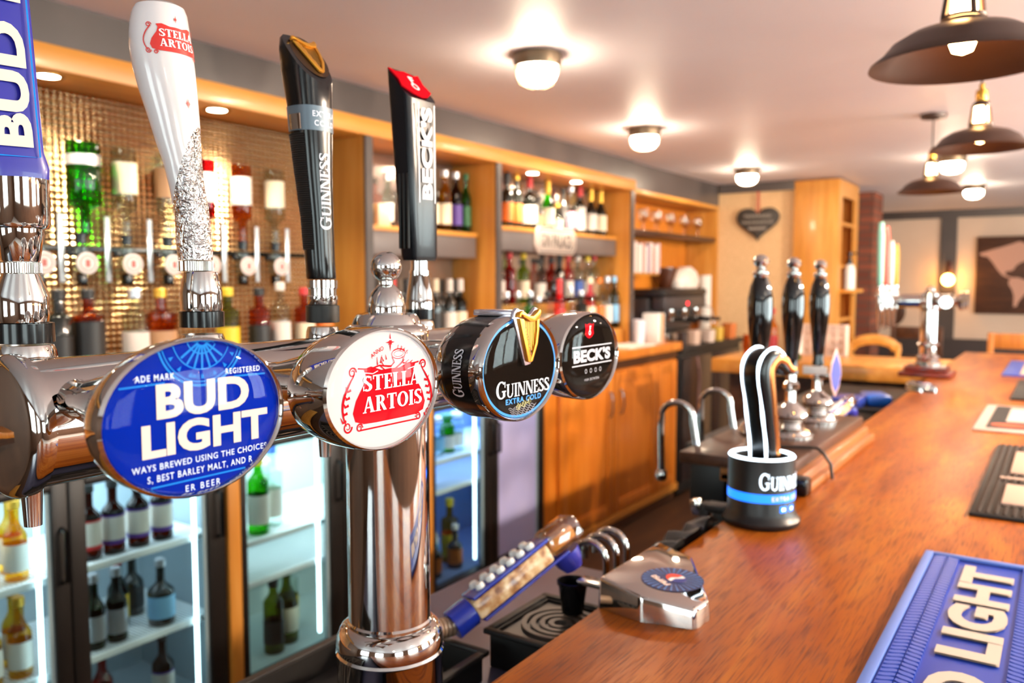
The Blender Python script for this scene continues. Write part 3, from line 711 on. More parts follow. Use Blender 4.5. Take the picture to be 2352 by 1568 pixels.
t_.line([(cx - .0275, cy - .0192), (cx + .0275, cy - .0192)], .0006, .0008, m).line([(cx - .027, cy + .0165), (cx - .017, cy + .0150), (cx - .012, cy + .0165)], .0006, .0008, m).line([(cx + .027, cy + .0165), (cx + .019, cy + .0152)], .0006, .0008, m)
obj('lettering', t_, M('print_white', '#f6efee', .4), b)

# --- drum badge with the harp
y, w, h = .5960, .1240, .0925
m = XF((-.39, y, LZ - .0012))
hb = MB()
hb.lathe([(.35, -.066), (.55, -.062), (.82, -.055), (.94, -.046), (.955, -.0405)], 64, m, sx=w / 2, sy=h / 2, close=False)
hb.lathe([(.95, -.0105), (1.0, -.0102), (1.008, -.005), (1.0, .001), (.97, .003), (.94, .001), (.935, 0)], 64, m, sx=w / 2, sy=h / 2, close=False)
hb.lathe([(.0125, -.122), (.0135, -.115), (.019, -.112), (.021, -.09), (.0225, -.062)], 32, m, close=False)
b = fp('badge', hb, CHROME)
obj('drum', MB().lathe([(.955, -.0402), (.985, -.036), (.985, -.0107)], 64, m, sx=w / 2, sy=h / 2, close=False), BLACKP, b)
BFACE = M('badge_black', '#15100d', .35, spec=0.)
obj('badge_face', MB().disc(w * .94, h * .94, .0002, 64, m), BFACE, b)
obj('blue_ring', MB().ring(w * .466, h * .464, .0022, .0005, 72, mat=m), M('ring_blue', '#2a8fe6', .3), b)
obj('lens', MB().dome(w * .945, h * .945, .003, .0012, m), DOME, b, angle=80)
GW = serif('GUINNESS', .19, .78, .05)
t_ = MB().text(GW, m, w=.0840, h=.0150, c=(.0040, -.0165), z=.0008)
side = FR(m @ Vector((-w / 2 * .99 - .0004, .0, -.024)), (0, 0, 1), (-1, 0, 0))
obj('lettering', t_, M('print_ivory', '#dfe0ea', .4), b); t_ = MB().text(GW, side, w=.0400, h=.0115, c=(-.001, 0), z=.0004, warp=lambda p: (p[0], p[1], p[2] - .0004 - (w / 2) * .985 * (1 - math.sqrt(max(0, 1 - (p[0] / (h / 2 * .985)) ** 2)))))
obj('side_lettering', t_, M('print_ivory'), b)
t_ = MB().text(sans('EXTRA COLD', .025, 1.2), m, w=.0560, h=.0048, c=(.0040, -.0275), z=.0008)
obj('blue_lettering', t_, M('print_sky', '#2f97f0', .4), b)
t_ = MB()
for k in range(5): t_.line([(-.020 + k * .0012 + (.044 - k * .0024) * i / 40, -.0338 - k * .0016 + .0008 * math.sin(i * .8 + k)) for i in range(41)], .0004, .0008, m)
obj('waves', t_, M('print_grey', '#9a97a0', .5), b)
t_ = MB().line([(-.008 + .022 * i / 60 + .0012 * math.sin(i * 1.3), -.0338 + .0032 * math.sin(i * .9) * math.sin(i * .13 + .4) + .00006 * i) for i in range(61)], .0004, .0010, m)
obj('signature', t_, M('print_gold', '#d8cf86', .5), b)
def harp(mb, m, s, d):
    """harp in local x,y (bottom tip at the origin), height 1.32*s, raised by d"""
    def P(pts): return [(x * s, y * s) for x, y in pts]
    mb.prism(P([(.06, 1.12), (.26, 1.1), (.62, .10), (.56, 0), (.46, .02)]), 0, d, m, d * .2)
    mb.prism(P([(.86, 1.16), (.98, 1.16), (.97, .82), (.90, .46), (.66, .02), (.56, 0), (.60, .10), (.80, .48), (.87, .82)]), 0, d, m, d * .2)
    mb.prism(P([(.0, 1.16), (.04, 1.26), (.14, 1.31), (.28, 1.26), (.46, 1.17), (.66, 1.16), (.82, 1.24), (.94, 1.33), (1.0, 1.30), (1.0, 1.18), (.9, 1.07), (.72, 1.02), (.5, 1.03), (.32, 1.11), (.2, 1.15), (.17, 1.19), (.1, 1.2), (.07, 1.14)]), 0, d * 1.35, m, d * .25)
    for k in range(7):
        x = .36 + k * .075; mb.line(P([(x, 1.06), (x, max(.30, 1.14 - (x - .26) * 2.75))]), .03 * s, d * .5, m)
    return mb
hm = m @ T(-.014, .0045, .0040)
obj('harp_mount', MB().prism([(x * .0345, yv * .0345) for x, yv in [(-.09, 1.12), (-.05, 1.3), (.1, 1.38), (.3, 1.3), (.5, 1.2), (.7, 1.2), (.95, 1.38), (1.06, 1.3), (1.05, .8), (.96, .4), (.7, -.06), (.45, -.08)]], -.0038, 0, hm, .0008).prism([(x, z) for x, z in ((.000, .0400), (.019, .0400), (.019, .0455), (.000, .0455))], -.045, -.003, hm, .0015), M('harp_mount', '#c9c4cf', .2, .9), b)
obj('harp', harp(MB(), hm, .0345, .0032), GOLD, b)
obj('harp_back', MB().prism([(x * .0345, yv * .0345) for x, yv in [(.28, 1.08), (.90, 1.08), (.86, .62), (.64, .12)]], 0, .0006, hm), M('harp_shadow', '#8a5a1c', .5, .4), b)  # brown gold backing between the harp strings
tt = MB(); q = hm @ T(.0150, .0190, .0035) @ Matrix.Rotation(R(-69), 4, 'Z'); tt.text(sans('ESTD 1759', .0, 1.2), q, w=.0260, h=.0026)
obj('date_lettering', tt, M('print_dark_gold', '#6a430e', .5), b)

# --- black oval with the key
y, w, h = .7184, .1207, .0864
b = housing(y, LZ, w, h, 1, .03); m = badge_parts(b, y, LZ, w, h, BFACE)
def becks(mb, m, w, h, c, z=.0006):
    mb.text(sans("BECK'S", .045, 1.04), m, w=w, h=h, c=c, z=z)
    mb.line([(c[0] - w * .54, c[1] + h * .72), (c[0] + w * .54, c[1] + h * .72)], h * .09, z, m); mb.line([(c[0] - w * .54, c[1] - h * .72), (c[0] + w * .54, c[1] - h * .72)], h * .09, z, m); return mb
t_ = becks(MB(), m, .0760, .0125, (.0075, .0005))
for k in range(4): t_.ring(.0022, .0022, .0005, .0006, 18, c=(-.006 + k * .010, -.0150), mat=m)
obj('lettering', t_, M('print_silver', '#d4cfd6', .35), b)
obj('small_lettering', MB().text(sans('VIER ZUTATEN', 0, 1.3), m, w=.030, h=.0022, c=(.006, -.0235), z=.0006), M('print_silver'), b)
SH = [(-.5, .5), (-.3, .42), (0, .5), (.3, .42), (.5, .5), (.42, .1), (.5, -.2), (.25, -.42), (0, -.5), (-.25, -.42), (-.5, -.2), (-.42, .1)]
KEY = [('r', .0, -.14, .17), ('l', [(0, .02), (0, .36)], .08), ('l', [(.02, .33), (.2, .33)], .08), ('l', [(.02, .2), (.16, .2)], .07)]
def keyart(mb, m, s, c, z):
    for k in KEY:
        if k[0] == 'r': mb.ring(k[3] * s, k[3] * s, .07 * s, z, 20, c=(c[0] + k[1] * s, c[1] + k[2] * s), mat=m)
        else: mb.line([(c[0] + x * s, c[1] + yv * s) for x, yv in k[1]], k[2] * s, z, m)
    return mb
obj('red_shield', MB().prism([(.001 + x * .0185, .0245 + yv * .0150) for x, yv in SH], .0004, .0004, m), RED, b)
obj('key_emblem', keyart(MB(), m, .0135, (.001, .0245), .0008), M('print_white'), b)

# --- taps: faucet, ferrule and handle
HX = -.62
def px_secs(y, kpx, v0, rows, ratio=1., u0=0):
    """silhouette rows (pixel row, left, right) scaled to metres about the tap axis"""
    o = []
    for r in rows:
        v, l, rr = r[:3]; off = ((l + rr) / 2 - u0) * kpx; a = (rr - l) / 2 * kpx
        o.append((HX + RT.x * off, y + RT.y * off, 1.5 + (v0 - v) * kpx, a * ratio, a) + tuple(r[3:]))
    return sorted(o, key=lambda s: s[2])
def faucet(y, r):
    mb = MB()
    mb.tube([(FX - .03, y, BZ), (HX, y, BZ)], .0125, 20)
    mb.lathe([(0, 1.343), (.0056, 1.343), (.0060, 1.342), (.0088, 1.398), (.0125, 1.405), (.0145, 1.42), (.0145, 1.452), (.016, 1.455)], 24, T(HX, y, 0))
    mb.lathe([(.016, 1.452), (r, 1.455), (r * 1.03, 1.462), (r * .98, 1.470), (r * .9, 1.474)], 12, T(HX, y, 0))
    return fp('faucet', mb, CHROME)
YT = (.298, .4445, .5844, .735)
for yy, r in zip(YT, (.0200, .0190, .0170, .0165)): faucet(yy, r)
def ferrule(y, ring, prof, parent, extra=None):
    return obj('ferrule', MB().lathe(prof, 36, T(HX, y, 0)), CHROME, parent)
# blue paddle
y = YT[0]
hd = MB().loft([(HX - .0035, y - .002, 1.592, .0125, .0215, 5), (HX - .0032, y - .002, 1.600, .0128, .0220, 5), (HX - .003, y - .003, 1.612, .0105, .0196, 6), (HX - .0045, y - .008, 1.75, .0100, .0178, 6), (HX - .006, y - .014, 1.90, .0100, .0165, 6), (HX - .006, y - .014, 1.905, .008, .014, 6)], 40)
BLP = M('paddle_blue', '#20208a', .3, coat=.15, spec=.3)
h_ = fp('tap_handle', hd, BLP, label='blue square handle with white lettering')
def tiltf(o, dz, dy, dx): return FR(o, (dx, dy, dz), Vector((0, -1, 0)))
fm = FR((HX + .0072, y - .0075, 1.722), (-.012, -.045, 1.0), Vector((0, -1, -.045)))
t_ = MB().text(sans('BUD LIGHT', .045, 1.04), fm, w=.2180, h=.0250, c=(0, .0030), z=.0014)
obj('lettering', t_, CREAMP, h_)
t_ = MB().line([(-.1155, .025), (-.1155, -.0132), (.15, -.0132)], .0012, .0012, fm)
obj('border', t_, CYANP, h_)
obj('ferrule', MB().lathe([(.0165, 1.4905), (.0172, 1.495), (.0172, 1.510), (.0118, 1.5245), (.0118, 1.5335), (.0125, 1.5345), (.0158, 1.553), (.0160, 1.5565), (.0190, 1.5575), (.0200, 1.560), (.0203, 1.5915), (.0, 1.5918)], 40, T(HX, y - .001, 0)), CHROME, h_)
obj('knurled_ring', MB().lathe([(.0119, 1.5248), (.0134, 1.5255), (.0134, 1.5325), (.0119, 1.5332)], 40, T(HX, y - .001, 0)), KNURL, h_)
obj('black_ring', MB().lathe([(.016, 1.4755), (.0190, 1.476), (.0190, 1.4898), (.016, 1.4902)], 40, T(HX, y, 0)), BLACKP, h_)
# white horn
y = YT[1]; k = .000376
rows = [(28, 378, 406), (31, 352, 428), (38, 336, 440), (52, 329, 445), (75, 324, 448), (100, 322, 451), (130, 322, 455), (170, 328, 459), (220, 340, 463), (280, 358, 467), (330, 372, 469), (380, 388, 471), (430, 399, 475), (480, 408, 483), (520, 411, 487), (560, 411, 489), (598, 415, 490)]
secs = px_secs(y, k, 698, rows, 1., 463)
P0 = Vector((HX, y, 0)) + RT * ((440 - 463) * k) + Vector((0, 0, 1.5 + (698 - 388) * k)); NO = (RT * .955 + Vector((0, 0, -.30))).normalized()
hw = MB().loft(secs, 40); hw.cut(P0, NO)
h_ = fp('tap_handle', hw, WCER, label='white horn shaped handle with red print')
hc = MB().loft([(a, b_, c, d * 1.0, e * 1.0) for a, b_, c, d, e in secs], 40); hc.cut(P0, -NO)
obj('embossed_base', hc, ORN, h_)
obj('ferrule', MB().lathe([(.0170, 1.4942), (.0174, 1.497), (.0174, 1.5105), (.0142, 1.5255), (.0135, 1.5275)], 40, T(HX, y, 0)), CHROME, h_)
obj('knurled_ring', MB().lathe([(.0120, 1.5280), (.0146, 1.5285), (.0146, 1.5365), (.012, 1.537)], 40, T(HX - .0035, y - .0025, 0)), KNURL, h_)
obj('black_ring', MB().lathe([(.016, 1.4800), (.0186, 1.4804), (.0186, 1.4935), (.016, 1.4940)], 40, T(HX, y, 0)), BLACKP, h_)
def wrap_on(secs, z0, twist=0.):
    def f(p):
        z = z0 + p[1]
        for s0, s1 in zip(secs, secs[1:]):
            if s0[2] <= z <= s1[2]:
                q = (z - s0[2]) / (s1[2] - s0[2]); c = [s0[i] + (s1[i] - s0[i]) * q for i in range(5)]; break
        a = p[0] / c[4] + twist; e = .0004 + p[2]
        return (c[0] + (c[3] + e) * math.cos(a), c[1] + (c[4] + e) * math.sin(a), z)
    return f
def fine(g, wmax):
    """split wide faces so that print can wrap round a curve"""
    bm = bmesh.new(); vs = [bm.verts.new(v) for v in g[0]]
    for f in g[1]:
        try: bm.faces.new([vs[i] for i in f])
        except ValueError: pass
    bmesh.ops.triangulate(bm, faces=list(bm.faces))
    for _ in range(4):
        L = [e for e in bm.edges if abs(e.verts[0].co.x - e.verts[1].co.x) > wmax]
        if not L: break
        bmesh.ops.subdivide_edges(bm, edges=L, cuts=1); bmesh.ops.triangulate(bm, faces=[f for f in bm.faces if len(f.verts) > 3])
    bm.verts.index_update(); r = ([tuple(v.co) for v in bm.verts], [[v.index for v in f.verts] for f in bm.faces]); bm.free(); return r
wf = wrap_on(secs, 1.5 + (698 - 118) * k, -.05)
c_ = MB().prism(cart(.0440, .0230, 0, 0), 0, 0); g = fine((c_.V, c_.F), .004)
sm = MB().add([wf((v[0], v[1], .0002)) for v in g[0]], g[1])
c2 = MB(); c4 = MB()
for sgn in (-1, 1):
    for (x0, y0, r0, d0) in ((.0215, .010, .0022, 1), (.0240, -.0105, .0024, -1), (.018, -.012, .0018, 1)):
        c2.line([(sgn * (x0 - r0 * (1 - .7 * i / 20) * math.cos(d0 * i * .42)), y0 + r0 * (1 - .7 * i / 20) * math.sin(d0 * i * .42)) for i in range(21)], .0007)
    c2.line([(sgn * (.020 + .007 * math.sin(i / 10 * PI * .8)), .0095 - i * .002) for i in range(11)], .0009)
for kk in range(8):
    a = PI / 4 * kk; L = .0035 if kk in (2, 6) else .0016
    c2.prism([(.0005 * math.cos(a + 1.57), .0165 + .0005 * math.sin(a + 1.57)), (L * math.cos(a), .0165 + L * math.sin(a)), (-.0005 * math.cos(a + 1.57), .0165 - .0005 * math.sin(a + 1.57))], 0, 0)
    L = .0052 if kk in (2, 6) else .0025
    c4.prism([(.002 + .0008 * math.cos(a + 1.57), -.0510 + .0008 * math.sin(a + 1.57)), (.002 + L * math.cos(a), -.0510 + L * math.sin(a)), (.002 - .0008 * math.cos(a + 1.57), -.0510 - .0008 * math.sin(a + 1.57))], 0, 0)
g = fine((c2.V, c2.F), .004); sm.add([wf((v[0], v[1], .0003)) for v in g[0]], g[1])
obj('red_print', sm, M('print_coral', '#d0281f', .4), h_)
g = fine((c4.V, c4.F), .004); obj('red_star', MB().add([wf((v[0], v[1], .0003)) for v in g[0]], g[1]), M('print_coral'), h_)
sm = MB()
for s, w_, yv in (('STELLA', .0300, .0040), ('ARTOIS', .0310, -.0040)):
    c3 = MB().text(serif(s, .24, 1, .06), None, w=w_, h=.0062, c=(.001, yv)); g = fine((c3.V, c3.F), .004); sm.add([wf((v[0], v[1], .0006)) for v in g[0]], g[1])
obj('lettering', sm, M('print_white'), h_)
# black curved handle with the harp
y = YT[2]; k = .000437
rows = [(95, 676, 738, 2.6), (98, 666, 752, 2.6), (106, 659, 762, 2.6), (130, 657, 767, 2.6), (180, 661, 768, 2.6), (250, 671, 768, 2.5), (320, 676, 768, 2.5), (400, 685, 767, 2.4), (500, 697, 768, 2.4), (600, 704, 770, 2.4), (636, 706, 772, 2.4), (641, 708, 771, 2.4)]
secs = px_secs(y, k, 690, rows, .92, 741)
top = Vector((HX, y, 1.5)) + RT * ((712 - 741) * k) + Vector((0, 0, (690 - 138) * k)); NO = Vector((.80, .05, .60)).normalized()
hg = MB().loft(secs, 44); hg.cut(top, NO)
h_ = fp('tap_handle', hg, BLACKP, label='black curved handle with gold harp')
def slab(secs, z0, z1, a0, a1, d, n=24, m_=10):
    """a raised patch of the handle's surface between two heights and two angles"""
    mb = MB(); vs = []; fs = []
    for j in range(m_ + 1):
        z = z0 + (z1 - z0) * j / m_
        for s0, s1 in zip(secs, secs[1:]):
            if s0[2] <= z <= s1[2]:
                q = (z - s0[2]) / (s1[2] - s0[2]); c = [s0[i] + (s1[i] - s0[i]) * q for i in range(5)]; p = s0[5] if len(s0) > 5 else 2.; break
        for i in range(n + 1):
            a = a0 + (a1 - a0) * i / n; cc, dd = math.cos(a), math.sin(a)
            vs.append((c[0] + (c[3] + d) * math.copysign(abs(cc) ** (2 / p), cc), c[1] + (c[4] + d) * math.copysign(abs(dd) ** (2 / p), dd), z))
    for j in range(m_):
        for i in range(n): fs.append((j * (n + 1) + i, j * (n + 1) + i + 1, (j + 1) * (n + 1) + i + 1, (j + 1) * (n + 1) + i))
    return mb.add(vs, fs)
ZV = lambda v: 1.5 + (690 - v) * k
obj('grey_band', slab(secs, ZV(312), ZV(258), 0, 2 * PI, .0005, 44), M('band_steel', '#5d6c78', .4, .15), h_)
obj('grip', slab(secs, ZV(575), ZV(318), R(-118), R(-62), .0010), GRIP, h_)
obj('chrome_stud', slab(secs, ZV(310), ZV(276), R(-105), R(-70), .0012), CHROME, h_)
def wsup(secs, z0, twist):
    def f(p):
        z = z0 + p[0]
        for s0, s1 in zip(secs, secs[1:]):
            if s0[2] <= z <= s1[2]:
                q = (z - s0[2]) / (s1[2] - s0[2]); c = [s0[i] + (s1[i] - s0[i]) * q for i in range(5)]; pw = s0[5]; break
        a = twist - p[1] / (c[4] * 1.05); e = .0007; cc, dd = math.cos(a), math.sin(a)
        return (c[0] + (c[3] + e) * math.copysign(abs(cc) ** (2 / pw), cc), c[1] + (c[4] + e) * math.copysign(abs(dd) ** (2 / pw), dd), z)
    return f
def finey(g, w): 
    r = fine(([(v[1], v[0], v[2]) for v in g[0]], g[1]), w); return [(v[1], v[0], v[2]) for v in r[0]], r[1]
c3 = MB().text(GW, None, w=.0740, h=.0120); g = finey((c3.V, c3.F), .003); wf = wsup(secs, ZV(445), R(-9))
t_ = MB().add([wf(v) for v in g[0]], g[1])
def wband(zc, tw):
    f0 = wsup(secs, zc, tw); return lambda p: f0((p[1], -p[0], 0))
for s, vv in (('EXTRA', 276), ('COLD', 296)):
    c3 = MB().text(sans(s, .02, 1.2), None, h=.0055); g = fine((c3.V, c3.F), .003); wf = wband(ZV(vv), R(2)); t_.add([wf((v[0], v[1], 0)) for v in g[0]], g[1])
obj('lettering', t_, M('print_ivory'), h_)
fr = FR(top + NO * .0006, (0, 1, 0), NO.cross(Vector((0, 1, 0))))
obj('badge_plate', MB().disc(.041, .054, .0004, 40, fr @ T(.003, -.003, 0)), M('plate_brown', '#3a2413', .4, .5), h_)
obj('harp', harp(MB(), fr @ T(-.0135, -.025, .0008), .0335, .0026), GOLD, h_)
obj('ferrule', MB().lathe([(.0145, 1.4962), (.0152, 1.4975), (.0152, 1.5045), (.0140, 1.5055), (.0140, 1.512), (.0152, 1.513), (.0152, 1.5205), (.013, 1.5208)], 40, T(HX, y, 0)), CHROME, h_)
obj('black_ring', MB().lathe([(.0145, 1.4782), (.0166, 1.4788), (.0166, 1.4950), (.0145, 1.4958)], 40, T(HX, y, 0)), BLACKM, h_)
# black square handle with the key
y = YT[3]; k = .000502
S2 = [(HX, y + .0005, 1.543, .0105, .0195, 7), (HX, y, 1.548, .0118, .0208, 7), (HX - .003, y - .002, 1.65, .0140, .0238, 7), (HX - .006, y - .004, 1.74, .0155, .0258, 7), (HX - .008, y - .005, 1.79, .016, .0262, 7)]
hb = MB().loft(S2, 56); top = Vector((HX - .006, y - .004, 1.740)); NO = Vector((.75, 0, .66)).normalized(); hb.cut(top, NO)
h_ = fp('tap_handle', hb, M('handle_black', '#0e0e14', .26, coat=.1, spec=.3), label='black square handle with silver lettering and red top')
gm = MB()
for i in range(3): gm.box(HX - .0085 + i * .006, HX - .0055 + i * .006, y - .0235, y - .0205, 1.556, 1.640, .0008, mat=Matrix.Translation((-.0005, -.002, 0)))
obj('side_ribs', gm, BLACKM, h_)
fm = FR((HX + .0118, y - .0015, 1.645), (-.030 + .046, -.025, 1.0), Vector((0, -1, -.025)))
t_ = becks(MB(), fm, .1020, .0190, (.018, -.0015), .0006)
for i in range(3): t_.ring(.0034, .0034, .0007, .0004, 20, c=(-.0640, .010 - i * .0085), mat=fm)
obj('lettering', t_, M('print_silver'), h_); t_ = MB().text(sans('VIER ZUTATEN', 0, 1.3), fm @ Matrix.Rotation(R(-90), 4, 'Z'), w=.030, h=.0020, c=(.000, -.0745), z=.0004)
obj('small_lettering', t_, M('print_silver'), h_)
fr = FR(top + NO * .0005, (0, 1, 0), NO.cross(Vector((0, 1, 0))))
obj('red_shield', MB().prism([(x * .051, yv * .043) for x, yv in SH], 0, .0022, fr, .0005), RED, h_)
obj('key_emblem', keyart(MB(), fr, .034, (0, 0), .0026), M('print_white'), h_)
obj('ferrule', MB().lathe([(.0168, 1.4875), (.0168, 1.494), (.0160, 1.5), (.0122, 1.525), (.0122, 1.5315), (.0105, 1.5318), (.0105, 1.5425)], 40, T(HX, y, 0)), CHROME, h_)
obj('black_ring', MB().lathe([(.014, 1.4755), (.0166, 1.476), (.0166, 1.487), (.014, 1.4872)], 40, T(HX, y, 0)), BLACKP, h_)
# ---------------------------------------------------------------- bar counter
t = thing('bar_counter', 'long glossy orange oak bar counter running to the far end', 'counter', (0, 0, 0))
obj('counter_top', MB().box(-.487, .22, -.7, 5.55, 1.045, 1.10, .004), WOOD, t)
obj('counter_front', MB().box(-.42, .08, -.7, 5.45, 0, 1.0449), DARKW, t)
rt_ = thing('counter_return', 'thick pale oak counter return closing the far end of the bar', 'counter', (0, 0, 0))
obj('return_top', MB().box(-1.60, -.4885, 4.35, 4.95, 1.025, 1.10, .004), PLYH, rt_)
obj('return_front', MB().box(-1.55, -.4205, 4.5, 4.9, 0, 1.0249), DARKW, rt_)
# staff side ledge
t = thing('under_bar_ledge', 'blue grey metal ledge below the counter on the staff side', 'shelf', (0, 0, 0))
obj('ledge', MB().box(-.86, -.4885, -.7, 1.30, .975, .9995, .003), STEEL, t)
obj('panel', MB().box(-.85, -.43, -.7, 1.28, 0, .9745), M('ledge_panel', '#33313f', .5), t)
t = thing('under_bar_ledge', 'black ledge behind the counter beyond the hand pumps', 'shelf', (0, 0, 0))
obj('ledge', MB().box(-.98, -.4885, 2.45, 4.30, .985, 1.01, .003), BLACKM, t)
obj('panel', MB().box(-.95, -.43, 2.5, 4.28, 0, .9849), BLACKM, t)
# drip trays
def tray(x0, x1, y0, y1, z0, z1, label, style):
    t = thing('drip_tray', label, 'drip tray', ((x0 + x1) / 2, (y0 + y1) / 2, z0)); a, b = (x1 - x0) / 2, (y1 - y0) / 2; h = z1 - z0
    m = MB().box(-a, a, -b, -b + .008, 0, h).box(-a, a, b - .008, b, 0, h).box(-a, -a + .008, -b + .0081, b - .0081, 0, h).box(a - .008, a, -b + .0081, b - .0081, 0, h).box(-a + .0081, a - .0081, -b + .0081, b - .0081, 0, .006)
    m.box(-a - .006, a + .006, -b - .006, b + .006, h, h + .006, .002) if False else m
    r = .007
    for p, q in (((-a - r, -b - r), (a + r, -b + .004)), ((-a - r, b - .004), (a + r, b + r)), ((-a - r, -b + .0041), (-a + .004, b - .0041)), ((a - .004, -b + .0041), (a + r, b - .0041))): m.box(p[0], q[0], p[1], q[1], h - .004, h + .003, .0015)
    obj('tray', m, BLACKM, t)
    g = MB(); ca = .9
    if style == 'web':
        for k in range(1, 7): g.lathe([(.012 + .03 * k, h - .006), (.017 + .03 * k, h - .006), (.017 + .03 * k, h - .001), (.012 + .03 * k, h - .001), (.012 + .03 * k, h - .006)], 40, T(a * .3, -b * .2, 0), close=False)
        for k in range(12):
            c, d = math.cos(k * PI / 6), math.sin(k * PI / 6); g.tube([(a * .3 + .012 * c, -b * .2 + .012 * d, h - .003), (a * .3 + .20 * c, -b * .2 + .20 * d, h - .003)], .003, 6)
        f = MB(); 
        for vs in range(0):
            pass
        k2 = [(fi, [g.V[i] for i in fi]) for fi in g.F]; keep = [i for i, (fi, vv) in enumerate(k2) if all(abs(v[0]) < a - .004 and abs(v[1]) < b - .004 for v in vv)]
        g.F = [g.F[i] for i in keep]; g.I = [0] * len(g.F)
    else:
        g.box(-a + .009, a - .009, -b + .009, b - .009, h - .008, h - .004)
        for k in range(1, 5): g.lathe([(.0125 * k - .004, h - .004), (.0125 * k - .0035, h + .001), (.0125 * k + .0035, h + .001), (.0125 * k + .004, h - .004)], 40, close=False)
    obj('grate', g, GREYR, t); return t
tray(-.80, -.612, .20, .845, 1.0, 1.038, 'black drip tray with web grate under the big font', 'web')
tray(-.628, -.494, .885, 1.030, 1.0, 1.05, 'square black drip tray with ring grate at the counter edge', 'ring')
tray(-.80, -.52, 2.75, 3.25, 1.0105, 1.045, 'black drip tray beyond the hand pumps', 'web')
# soda gun
BP = M('gun_blue', '#1a2f9e', .25, coat=.3)
CLEARP = noise_mat('gun_label', [(.3, '#7a4a2c'), (.45, '#b98a5c'), (.62, '#e0c49a'), (.8, '#f2e2c8')], 60, (1, 1, 1), rough=.25, coat=.3, detail=2)
def soda_gun(label, loc, ax, upv):
    t = thing('soda_gun', label, 'soda gun', loc); ax = Vector(ax).normalized(); upv = (Vector(upv) - ax * Vector(upv).dot(ax)).normalized()
    m = FR((0, 0, 0), ax, ax.cross(upv).cross(ax) if False else upv); m = Matrix((ax, upv, ax.cross(upv))).transposed().to_4x4()
    obj('handle', MB().box(.005, .140, -.014, .014, -.021, .021, .005, m), CLEARP, t)
    obj('blue_spine', MB().box(.010, .150, .0142, .0195, -.022, .022, .002, m).box(.01, .165, -.0185, -.0142, -.021, .021, .0015, m), BP, t)
    bt = MB()
    for i in range(6):
        for j in (-1, 1): bt.lathe([(.0068, .0196), (.0068, .024), (.005, .027), (0, .0278)], 14, m @ T(.030 + i * .018, 0, j * .0105) @ Matrix.Rotation(R(-90), 4, 'X'))
    o = obj('button_rows', bt, WHITE, t)
    obj('clear_head', MB().box(.1405, .2000, -.012, .0235, -.024, .024, .008, m), glass('amber_clear', '#f0dcc0', edge=.7, base=.14), t)
    obj('inner_valve', MB().box(.145, .190, -.008, .012, -.014, .014, .004, m), M('valve_amber', '#d8a060', .3), t)
    obj('blue_collar', MB().lathe([(.0, .0), (.0205, .0), (.0205, .032), (0, .032)], 20, m @ T(.005, .0, 0) @ Matrix.Rotation(R(-90), 4, 'Y')), BP, t)
    obj('nozzle', MB().lathe([(.0, -.046), (.014, -.046), (.0200, -.034), (.0225, -.0187), (0, -.0187)], 24, m @ T(.165, 0, 0) @ Matrix.Rotation(R(-90), 4, 'X') @ Matrix.Scale(1, 4)), M('nozzle_violet', '#3a3aa0', .25, coat=.3), t)
    hs = [m @ Vector((-.026 - .015 * i, -.0006 * i * i, 0)) for i in range(10)]
    for q in hs: q.z = max(q.z, -.012)
    hm_ = MB()
    for p, q in zip(hs, hs[1:]):
        d = (q - p); a_ = Matrix.Translation(p) @ d.to_track_quat('Z', 'Y').to_matrix().to_4x4(); L = d.length
        hm_.lathe([(.011, 0), (.0135, L * .15), (.0135, L * .35), (.011, L * .5), (.0135, L * .65), (.0135, L * .85), (.011, L)], 16, a_, close=False)
    obj('hose', hm_, M('clear_hose', '#b59a82', .25, .3), t); return t
soda_gun('soda gun with white buttons and blue collar lying beside the column', (-.652, .868, 1.074), (.056, .128, .070), (-.35, -.1, 1))
t = thing('gun_holder', 'black cup holder with arm catching the soda gun nozzle', 'holder', (-.560, .990, 1.055))
obj('cup', MB().lathe([(.0, 0), (.015, 0), (.0205, .0405), (.0225, .041), (.0225, .0454), (.0195, .0454), (.014, .004), (0, .004)], 28), BLACKP, t)
obj('arm', MB().box(.012, .078, -.012, .012, .0455, .0525, .002), CHROMEB, t)
